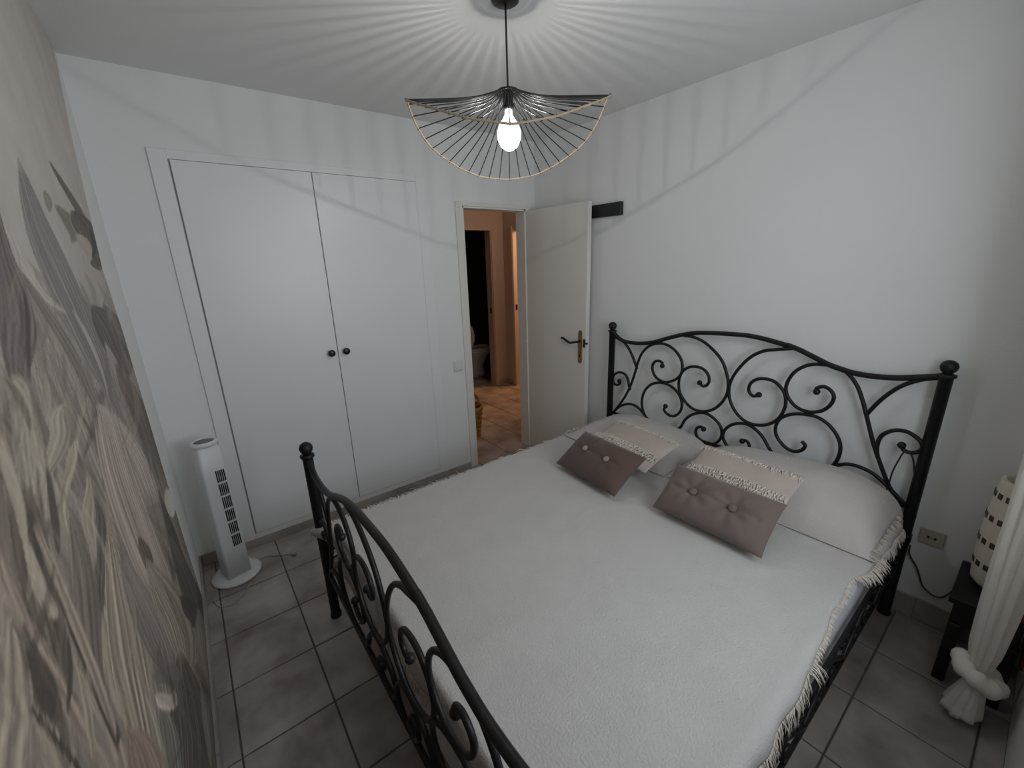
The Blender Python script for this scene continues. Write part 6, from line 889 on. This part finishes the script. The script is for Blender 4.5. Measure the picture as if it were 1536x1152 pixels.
md = cl.modifiers.new('thickness', 'SOLIDIFY'); md.thickness = 0.006; md.offset = -1
def strand(mb, p, d, L, r=0.0016, curl=0.012):
    d = Vector(d).normalized(); P = [Vector(p)]
    for k in range(1, 5):
        P.append(P[-1] + (d + Vector((random.uniform(-1, 1), random.uniform(-1, 1), random.uniform(-.6, .3)))*curl*22)*L/4*(0.8 if k > 2 else 1)); d = (d+Vector((0, 0, -0.35))).normalized()
    mb.tube(P, [r*1.2, r, r, r*0.8, r*0.4], 4)
fg = MB()
for k in range(420):      # far side
    u = 0.06+0.94*k/420+random.uniform(-.001, .001); p = cover_pt(u, 0)
    strand(fg, p, (random.uniform(-.6, .6), 1.0, random.uniform(-.5, .35)), random.uniform(.025, .058)*(1+0.7*fz(p.x, 0, 14)), 0.0019)
o = fg.build('fringe', M_fringe, cov, True); o['kind'] = 'stuff'
fg = MB()
for k in range(620):      # near side
    u = 0.05+0.95*k/620+random.uniform(-.001, .001); p = cover_pt(u, 1)
    L = random.uniform(.030, .060) if p.x < -1.15 else random.uniform(.012, .026) if p.x < -.68 else random.uniform(.03, .055)
    strand(fg, p, (random.uniform(-.35, .35), -0.45 if p.z < .5 else -.9, -0.9 if p.z < .5 else -.15), L, 0.0016)
o = fg.build('fringe', M_fringe, cov, True); o['kind'] = 'stuff'
fg = MB()
for k in range(330):      # foot end
    v = k/330; p = cover_pt(0, v)
    strand(fg, p, (-0.25 if v > .06 else -1.0, random.uniform(-.4, .4), -1 if v > .06 else -.2), random.uniform(.03, .06), 0.0018)
o = fg.build('fringe', M_fringe, cov, True); o['kind'] = 'stuff'

# cushions and pillows
def cushion_mesh(w, h, t, n=40, p=2.6, dimples=(), wr=0.0, seed=0, pinch=0.06, flatback=0.5):
    """local: x along width (centred), y along height (centred), z thickness"""
    vs = []; fs = []
    def zf(a, b):
        e = max(0.0, 1-abs(a)**p)**0.55 * max(0.0, 1-abs(b)**p)**0.55
        return e
    for side in (1, -1):
        for i in range(n+1):
            for j in range(n+1):
                a = -1+2*i/n; b = -1+2*j/n
                a = math.sin(a*PI/2); b = math.sin(b*PI/2)
                x = a*w/2*(1-pinch*(1-abs(b)**2)*0.35*abs(a)**3*0 - 0.0); y = b*h/2
                x *= 1 - pinch*(1-b*b)*abs(a)**4; y *= 1 - pinch*(1-a*a)*abs(b)**4
                z = zf(a, b)*t/2*(1 if side > 0 else flatback)
                if side > 0:
                    for (dx, dy, dd, dr) in dimples:
                        q = math.hypot(x-dx, y-dy); z -= dd*math.exp(-(q/dr)**2)
                        ang = math.atan2(y-dy, x-dx)
                        z += wr*1.2*math.cos(ang*6+seed)*math.exp(-((q-dr*1.1)/(dr*0.9))**2)*zf(a, b)
                    z += wr*noise.noise(Vector((x*9+seed, y*9, seed)))*zf(a, b) + wr*0.5*noise.noise(Vector((x*24+seed, y*12, seed)))*zf(a, b)
                    z = max(z, -t*0.2)
                vs.append((x, y, z if side > 0 else -z))
    m = (n+1)*(n+1)
    for s in (0, 1):
        for i in range(n):
            for j in range(n):
                q = (s*m+i*(n+1)+j, s*m+(i+1)*(n+1)+j, s*m+(i+1)*(n+1)+j+1, s*m+i*(n+1)+j+1)
                fs.append(q if s == 0 else tuple(reversed(q)))
    # stitch sides
    def idx(s, i, j): return s*m+i*(n+1)+j
    for i in range(n):
        fs.append((idx(0, i, 0), idx(1, i, 0), idx(1, i+1, 0), idx(0, i+1, 0))); fs.append((idx(0, i+1, n), idx(1, i+1, n), idx(1, i, n), idx(0, i, n)))
        fs.append((idx(0, 0, i+1), idx(1, 0, i+1), idx(1, 0, i), idx(0, 0, i))); fs.append((idx(0, n, i), idx(1, n, i), idx(1, n, i+1), idx(0, n, i+1)))
    return MB().add(vs, fs)
def frame_from(bl, br, tl):
    """matrix whose x runs bottom-left -> bottom-right, y bottom -> top ; origin at the centre"""
    bl, br, tl = Vector(bl), Vector(br), Vector(tl)
    X = (br-bl); Yv = (tl-bl); w = X.length; X.normalize(); Yv = Yv - X*Yv.dot(X); h = Yv.length; Yv.normalize(); Z = X.cross(Yv)
    c = bl + X*w/2 + Yv*h/2
    M_ = Matrix(((X.x, Yv.x, Z.x, c.x), (X.y, Yv.y, Z.y, c.y), (X.z, Yv.z, Z.z, c.z), (0, 0, 0, 1)))
    return M_, w, h
def put(o, M_): o.matrix_world = M_; return o

def pillow(y0, y1, label, xf, xb, T0, T1, tail):
    """y0 far end, y1 near end; T0 and T1 heights towards those ends"""
    w = y0-y1; z0 = 0.523
    t = thing('pillow', label, 'pillow', ((xf+xb)/2, (y0+y1)/2, z0))
    ox, oy = (xf+xb)/2, (y0+y1)/2
    n, m = 60, 40; V = []; F = []
    for side in (0, 1):
        for i in range(n+1):
            a = math.sin((-1+2*i/n)*PI/2)
            for j in range(m+1):
                sgm = 0.5-0.5*math.cos(PI*j/m)
                e = max(0, 1-abs(a)**3.5)**0.6; T = T0+(T1-T0)*(a+1)/2
                pr = math.sin(PI*min(1, (sgm**0.72)*0.70)) if sgm > 0 else 0
                x = xf+(xb-xf)*sgm + 0.015*(1-abs(a)**2)*(sgm-0.4)
                y = oy - a*w/2*(1-0.03*(1-(2*sgm-1)**2))
                if side == 0:
                    z = T*e*pr + 0.010*fz(x, y, 7, int(y0*10))*e*pr + 0.004*fz(x*3, y, 9)*e
                    if a > 0.55: z += 0.012*math.sin(y*60+x*18)*e*(a-0.55)*pr
                    z = max(z, 0.004)
                else: z = 0.0
                V.append((x-ox, y-oy, z))
    N = (n+1)*(m+1)
    def I(s_, i, j): return s_*N+i*(m+1)+j
    for i in range(n):
        for j in range(m):
            F.append((I(0, i, j), I(0, i, j+1), I(0, i+1, j+1), I(0, i+1, j))); F.append((I(1, i, j), I(1, i+1, j), I(1, i+1, j+1), I(1, i, j+1)))
        F.append((I(0, i, 0), I(0, i+1, 0), I(1, i+1, 0), I(1, i, 0))); F.append((I(0, i+1, m), I(0, i, m), I(1, i, m), I(1, i+1, m)))
    for j in range(m):
        F.append((I(0, 0, j+1), I(0, 0, j), I(1, 0, j), I(1, 0, j+1))); F.append((I(0, n, j), I(0, n, j+1), I(1, n, j+1), I(1, n, j)))
    MB().add(V, F).build('pillowcase', M_pillow, t, True)
    fg = MB()
    for k in range(130):
        x = xf+(xb-xf)*(k+random.random()*2)/132*0.9
        yy = (y1-oy+0.012) if tail > 0.9 else (y0-oy-0.012)
        d = -1 if tail > 0.9 else 1
        strand(fg, (x-ox, yy, 0.014+0.02*math.sin(k*.2)**2), (random.uniform(-.6, .5), d*0.8, random.uniform(-.35, .35)), random.uniform(.010, .036)*tail, 0.0014)
    for k in range(150):
        i = 3+int((n-6)*k/150); p = V[I(0, i, int(m*0.66))]
        strand(fg, p, (random.uniform(0.2, .8), random.uniform(-.5, .5), random.uniform(.2, .8)), random.uniform(.006, .014), 0.0011)
    o = fg.build('fringe', M_fringe, t, True); o['kind'] = 'stuff'
    return t
pillow(-0.915, -1.640, 'cream pillow at the headboard end nearer the open door', -0.560, -0.115, 0.100, 0.112, 0.8)
pillow(-1.650, -2.500, 'cream pillow with a fringed end at the headboard beside the wall socket', -0.548, -0.115, 0.118, 0.200, 1.1)

def tuft_cushion(bl, br, tl, label, lowrow):
    M_, w, h = frame_from(bl, br, tl)
    t = thing('tufted_cushion', label, 'cushion', group='cream tufted cushions on the pillows'); t.matrix_world = M_
    cushion_mesh(w, h, 0.060, 30, p=2.8, wr=0.005, seed=bl[1]*5, pinch=0.04).build('cushion_cover', M_cush, t, True)
    for rows, L, r in (((0.46, 0.42), 0.034, 0.0028), ((lowrow, lowrow-0.05, lowrow-0.11), 0.028, 0.0030)):
        mb = MB()
        for b in rows:
            n = 64
            for k in range(n):
                a = -0.94+1.88*k/(n-1)
                z = max(0, (1-abs(a)**2.8))**.55*max(0, (1-abs(b*2)**2.8))**.55*0.030
                strand(mb, (a*w/2, b*h, z+0.001), (random.uniform(-.5, .5), -1+random.uniform(-.3, .3), random.uniform(.2, .9)), L*random.uniform(.7, 1.2), r, 0.02)
        o = mb.build('yarn_tufts', M_tuft, t, True); o['kind'] = 'stuff'
    return t
tuft_cushion((-0.66, -1.17, 0.585), (-0.70, -1.62, 0.585), (-0.36, -1.05, 0.668), 'cream tufted cushion behind the dark brown velvet cushion near the open door', -0.10)
tuft_cushion((-0.69, -1.775, 0.600), (-0.70, -2.220, 0.606), (-0.440, -1.735, 0.716), 'cream tufted cushion behind the creased taupe velvet cushion in mid-bed', -0.03)

def velvet(bl, br, tl, label, mtl, dd, btn, wr):
    M_, w, h = frame_from(bl, br, tl)
    t = thing('velvet_cushion', label, 'cushion'); t.matrix_world = M_
    ds = [(-0.19*w, 0.03*h, dd, 0.040), (0.17*w, 0.02*h, dd, 0.040)]
    mb = cushion_mesh(w, h, 0.115, 48, p=2.8, dimples=ds, wr=wr, seed=bl[1]*3, pinch=0.03, flatback=0.6)
    # shallow crease joining the buttons
    mb.v = [(x, y, z-(dd*0.45*math.exp(-((y-0.02*h)/0.010)**2)*(1 if abs(x) < 0.40*w else 0) if z > 0.005 else 0)) for x, y, z in mb.v]
    mb.build('cushion_cover', mtl, t, True)
    for (dx, dy, q, r) in ds:
        MB().ball((dx, dy, 0.0575-dd+0.003), 0.0165, 16, 8, sz=0.42).build('button', btn, t, True)
    return t
velvet((-0.918, -1.205, 0.556), (-0.951, -1.632, 0.556), (-0.700, -1.165, 0.690), 'dark brown velvet cushion with two pale buttons on the bed nearer the open door', M_velD, 0.008, M_btn, 0.003)
velvet((-0.888, -1.792, 0.556), (-0.880, -2.246, 0.556), (-0.700, -1.792, 0.700), 'taupe velvet cushion, deeply creased round two buttons, in the middle of the bed', M_velL, 0.020, M_velL, 0.006)

# ---------------- tower fan
fan = thing('tower_fan', 'white tower fan on a round base in the far left corner', 'fan', (-2.418, -0.215, 0), math.radians(15))
MB().lathe([(0.118, 0.002), (0.120, 0.008), (0.117, 0.016), (0.09, 0.022), (0.05, 0.026)], n=40).build('base', M_fan, fan, True)
def rrect(wx, wy, r, n=5, z=0):
    pts = []
    for cx, cy, a0 in ((wx/2-r, wy/2-r, 0), (-wx/2+r, wy/2-r, PI/2), (-wx/2+r, -wy/2+r, PI), (wx/2-r, -wy/2+r, 1.5*PI)):
        for k in range(n+1): a = a0+PI/2*k/n; pts.append((cx+r*math.cos(a), cy+r*math.sin(a), z))
    return pts
bd = MB().add(*loft([rrect(.115, .12, .012, z=0.022), rrect(.112, .118, .012, z=0.2), rrect(.105, .112, .012, z=0.6), rrect(.100, .108, .014, z=0.775), rrect(.085, .095, .03, z=0.783)]))
body = bd.build('body', M_fan, fan, True)
for e in body.data.polygons: e.use_smooth = True
MB().lathe([(0.048, 0.778), (0.058, 0.785), (0.060, 0.797), (0.054, 0.806), (0.046, 0.806), (0.044, 0.800)], n=32).build('top_ring', M_fan, fan, True)
tp = MB().lathe([(0.044, 0.795), (0.043, 0.801)], n=28).build('control_dial', M_grey, fan, True)
for g in range(6):
    for s in range(5):
        z0 = 0.205+g*0.076; x = 0.004+s*0.0085
        yy = -(0.0606-0.0078*z0)-0.0006
        MB().box((x-0.0027, yy-0.0006, z0), (x+0.0027, yy+0.004, z0+0.064)).build('vent_slot', M_slot, body)
tag(MB().tube(spline([(-2.31, -0.165, .006), (-2.26, -0.16, .004), (-2.22, -0.19, .004), (-2.17, -0.215, .004), (-2.14, -0.235, .006)], 5), 0.0028, 6).box((-2.146, -0.262, 0.002), (-2.122, -0.232, 0.022), 0.004).build('power_cord', M_cablew, None, True), 'thin white power cord with plug lying on the floor tiles right of the tower fan', 'cord')
tag(MB().tube(spline([(-2.512, -0.312, .004), (-2.535, -0.36, .004), (-2.515, -0.44, .004), (-2.46, -0.46, .004), (-2.40, -0.40, .004), (-2.365, -0.345, .004)], 5), 0.0024, 6).build('cord_loop', M_cablew, None, True), 'pale loop of thin cord on the floor in front of the tower fan base', 'cord')

# ---------------- pendant lamp
PX, PY = -1.273, -1.325
pen = thing('pendant_lamp', 'wire pendant lamp with a wavy gold-rimmed brim hanging from the ceiling', 'lamp', (PX, PY, 2.5))
MB().lathe([(0.048, 0), (0.048, -0.004), (0.040, -0.009), (0.006, -0.011)], n=28).build('ceiling_rose', M_knob, pen, True)
MB().tube([(0, 0, -0.008), (0, 0, -0.277)], 0.0035, 8).build('cord', M_cable, pen, True)
ZH = -0.279
def rim(t):   # t azimuth in radians
    R_ = 0.37
    ph = math.degrees(t)-54.0
    ph = (ph+180) % 360-180
    far = abs(ph) <= 90
    q = abs(ph) if far else 180-abs(ph)
    K = ((0, 1.992), (20, 2.004), (35, 2.034), (60, 2.092), (75, 2.145), (90, 2.203)) if far else ((0, 2.014), (20, 2.038), (30, 2.062), (50, 2.112), (75, 2.175), (90, 2.203))
    for (a, za), (b, zb) in zip(K, K[1:]):
        if q <= b: z = za+(zb-za)*(q-a)/(b-a); break
    return Vector((R_*math.cos(t), R_*math.sin(t), z-2.5))
NR = 96
rp = [rim(2*PI*k/NR) for k in range(NR)]
rp = [(rp[(k-1) % NR]+rp[k]*2+rp[(k+1) % NR])/4 for k in range(NR)]
MB().tube(rp, 0.0036, 8, closed=True).build('rim', M_rim, pen, True)
NS = 48
for k in range(NS):
    t = 2*PI*k/NS; e = rp[(k*NR//NS) % NR]
    a = Vector((0.036*math.cos(t), 0.036*math.sin(t), ZH+0.004)); b = Vector((0.15*math.cos(t), 0.15*math.sin(t), ZH-0.006+0.42*((e.z-ZH))))
    s = MB().tube(spline([a, b, e], 4), 0.0020, 6); s.tube([e-Vector((0, 0, 0.005)), e+Vector((0, 0, 0.005))], 0.0024, 6); s.build('spoke', M_wire, pen, True)
MB().tube([(0.036*math.cos(2*PI*k/24), 0.036*math.sin(2*PI*k/24), ZH+0.004) for k in range(24)], 0.004, 8, closed=True).build('hub_ring', M_wire, pen, True)
for k in range(4):
    t = PI/4+PI/2*k
    MB().tube([(0.018*math.cos(t), 0.018*math.sin(t), ZH+0.004), (0.036*math.cos(t), 0.036*math.sin(t), ZH+0.004)], 0.0022, 6).build('hub_spider_arm', M_wire, pen, True)
MB().lathe([(0.022, ZH+0.002), (0.022, ZH+0.005), (0.006, ZH+0.012)], n=24).build('hub_plate', M_wire, pen, True)
MB().lathe([(0.012, ZH+0.002), (0.019, ZH-0.006), (0.020, ZH-0.050), (0.017, ZH-0.057), (0.014, ZH-0.057)], n=24).build('socket', M_knob, pen, True)
zb = ZH-0.056
bulb = MB().lathe([(0.013, zb), (0.014, zb-0.015), (0.022, zb-0.030), (0.036, zb-0.048), (0.045, zb-0.072), (0.043, zb-0.098), (0.032, zb-0.122), (0.014, zb-0.135), (0.0005, zb-0.137)], n=28).build('bulb', emit_mat('glowing_bulb_glass', (1.0, 0.98, 0.97), 9.0, 0.5), pen, True)
fm = emit_mat('bulb_filament_light', (1.0, 0.965, 0.93), 1.0)
MB().ball((0, 0, zb-0.072), CORE_R, 16, 10).build('light_core', fm, bulb, True)
fm.node_tree.nodes['Emission'].inputs[1].default_value = BULB_POWER/(PI*4*PI*CORE_R**2)

# ---------------- nightstand, table lamp, curtain, cables
ns = thing('nightstand', 'small black wooden nightstand in the corner right of the bed', 'nightstand', (0, 0, 0))
MB().box((-0.325, -2.895, 0.355), (-0.015, -2.695, 0.38), 0.004, 2).build('table_top', M_stand, ns)
MB().box((-0.312, -2.88, 0.27), (-0.028, -2.71, 0.354), 0.002).build('apron', M_stand, ns)
for x in (-0.30, -0.04):
    for y in (-2.728, -2.868): MB().box((x-0.018, y-0.018, 0), (x+0.018, y+0.018, 0.269), 0.003).build('leg', M_stand, ns)
tl = thing('table_lamp', 'cylindrical white shell table lamp with dark square bands on the nightstand', 'lamp', (-0.150, -2.800, 0.381))
def lr(z): return 0.070+0.016*math.sin(PI*min(1, max(0, (z-0.0)/0.46)))**0.6
MB().lathe([(0.055, 0), (0.055, 0.012), (0.03, 0.016)], n=28).build('lamp_base', M_stand, tl, True)
shd = MB().lathe([(lr(0.02+0.42*k/24)-(0.0 if k else 0.012), 0.012+0.43*k/24) for k in range(25)]+[(0.064, 0.445), (0.062, 0.43), (0.064, 0.30), (0.064, 0.1)], n=40).build('lampshade', M_lamp, tl, True)
for zb_ in (0.105, 0.20, 0.295, 0.385):
    for k in range(17):
        a = 2*PI*k/17; r = lr(zb_)+0.0008
        M_ = Matrix.Rotation(a, 4, 'Z') @ Matrix.Translation((r, 0, zb_))
        MB().box((-0.003, -0.0088, -0.011), (0.0012, 0.0088, 0.011), 0.001).xform(M_).build('dark_square', M_band, shd)
tag(MB().box((-0.31, -2.906, 0.20), (-0.12, -2.8965, 0.395), 0.004, 2).box((-0.31, -2.90, 0.3805), (-0.12, -2.86, 0.388), 0.003).build('red_cloth', M_red, None, True), 'dark red cloth draped over the near edge of the black nightstand', 'cloth')

cur = thing('curtain', 'off-white curtain panel gathered and knotted near the floor by the nightstand', 'curtain', (0, 0, 0))
CX, CYY = -0.445, -2.815
def crings(zs, rf, n=64, folds=9, amp=0.13, dx=None):
    out = []
    for z in zs:
        rx, ry = rf(z); ring = []
        ox, oy = dx(z) if dx else (0, 0)
        for k in range(n):
            a = 2*PI*k/n; m_ = 1+amp*math.sin(folds*a+2*z)+amp*0.4*math.sin(folds*2.3*a+1+z*3)
            ring.append((CX+ox+rx*m_*math.cos(a), CYY+oy+ry*m_*math.sin(a), z))
        out.append(ring)
    return out
def body_r(z):
    K = [(.20, .014, .014), (.25, .028, .028), (.32, .038, .037), (.45, .043, .041), (.7, .050, .047), (1.2, .075, .055), (2.3, .20, .065)]
    for a, b in zip(K, K[1:]):
        if z <= b[0]:
            f = (z-a[0])/(b[0]-a[0]); return a[1]+(b[1]-a[1])*f, a[2]+(b[2]-a[2])*f
    return K[-1][1:]
zs = [.20, .215, .23, .25, .27, .29, .31, .34, .38, .42, .46, .5, .55, .6, .7, .8, .95, 1.1, 1.3, 1.5, 1.7, 1.9, 2.1, 2.3]
def tame(rings): return [[(x, max(y, YN+0.012), z) for x, y, z in r] for r in rings]
MB().add(*loft(tame(crings(zs, body_r, dx=lambda z: (0.0, 0.004))))).build('panel', M_curt, cur, True)
kn = MB()
kp = spline([(CX-0.034, CYY+0.038, .232), (CX-0.050, CYY+0.012, .224), (CX-0.048, CYY-0.024, .208), (CX-0.012, CYY-0.042, .194), (CX+0.03, CYY-0.027, .196), (CX+0.036, CYY+0.018, .215), (CX+0.006, CYY+0.045, .236)], 5, closed=True)
kn.tube(kp, [0.029+0.004*math.sin(i*1.3) for i in range(len(kp))], 12, closed=True)
kn.ball((CX, CYY, .21), 0.034, 16, 10, sz=0.8)
kn.build('knot', M_curt, cur, True)
tz = [.20, .185, .165, .14, .11, .08, .055, .04]
def tail_r(z):
    f = min(1, max(0, (.20-z)/.15)); return 0.016+0.036*f**0.8, 0.016+0.032*f**0.8
MB().add(*loft(crings(tz, tail_r, folds=7, amp=0.10, dx=lambda z: (-0.012*(.2-z)/.15, 0.014*(.2-z)/.15)))).build('tail', M_curt, cur, True)
tag(MB().tube([(-2.35, YN+0.10, 2.31), (-0.06, YN+0.10, 2.31)], 0.012, 12).build('curtain_rod', M_metal, None, True), 'steel curtain rod above the window holding the off-white curtain', 'curtain rod')

tag(MB().tube(spline([(-0.02, -2.535, .36), (-0.012, -2.54, .31), (-0.012, -2.572, .262), (-0.012, -2.588, .225), (-0.012, -2.605, .185), (-0.012, -2.64, .160), (-0.012, -2.668, .166), (-0.012, -2.685, .195), (-0.014, -2.70, .235), (-0.02, -2.72, .25)], 5), 0.0032, 6).build('lamp_cable', M_cableg, None, True), 'thin grey cable looping down the wall from the bed post to the nightstand', 'cable')
tag(MB().tube(spline([(HX-0.012, -2.448, .800), (HX-0.014, -2.440, .770), (HX-0.014, -2.428, .70), (HX-0.012, -2.424, .62), (HX-0.006, -2.410, .53), (HX+0.01, -2.40, .43)], 5), 0.0032, 6).tube(spline([(HX-0.012, -2.448, .800), (HX-0.008, -2.468, .795), (HX-0.004, -2.482, .765), (HX+0.018, -2.492, .70)], 5), 0.0032, 6).build('hanging_cable', M_cable, None, True), 'thin black cable hanging from the small right headboard scroll to the bed', 'cable')
bpy.context.view_layer.update()
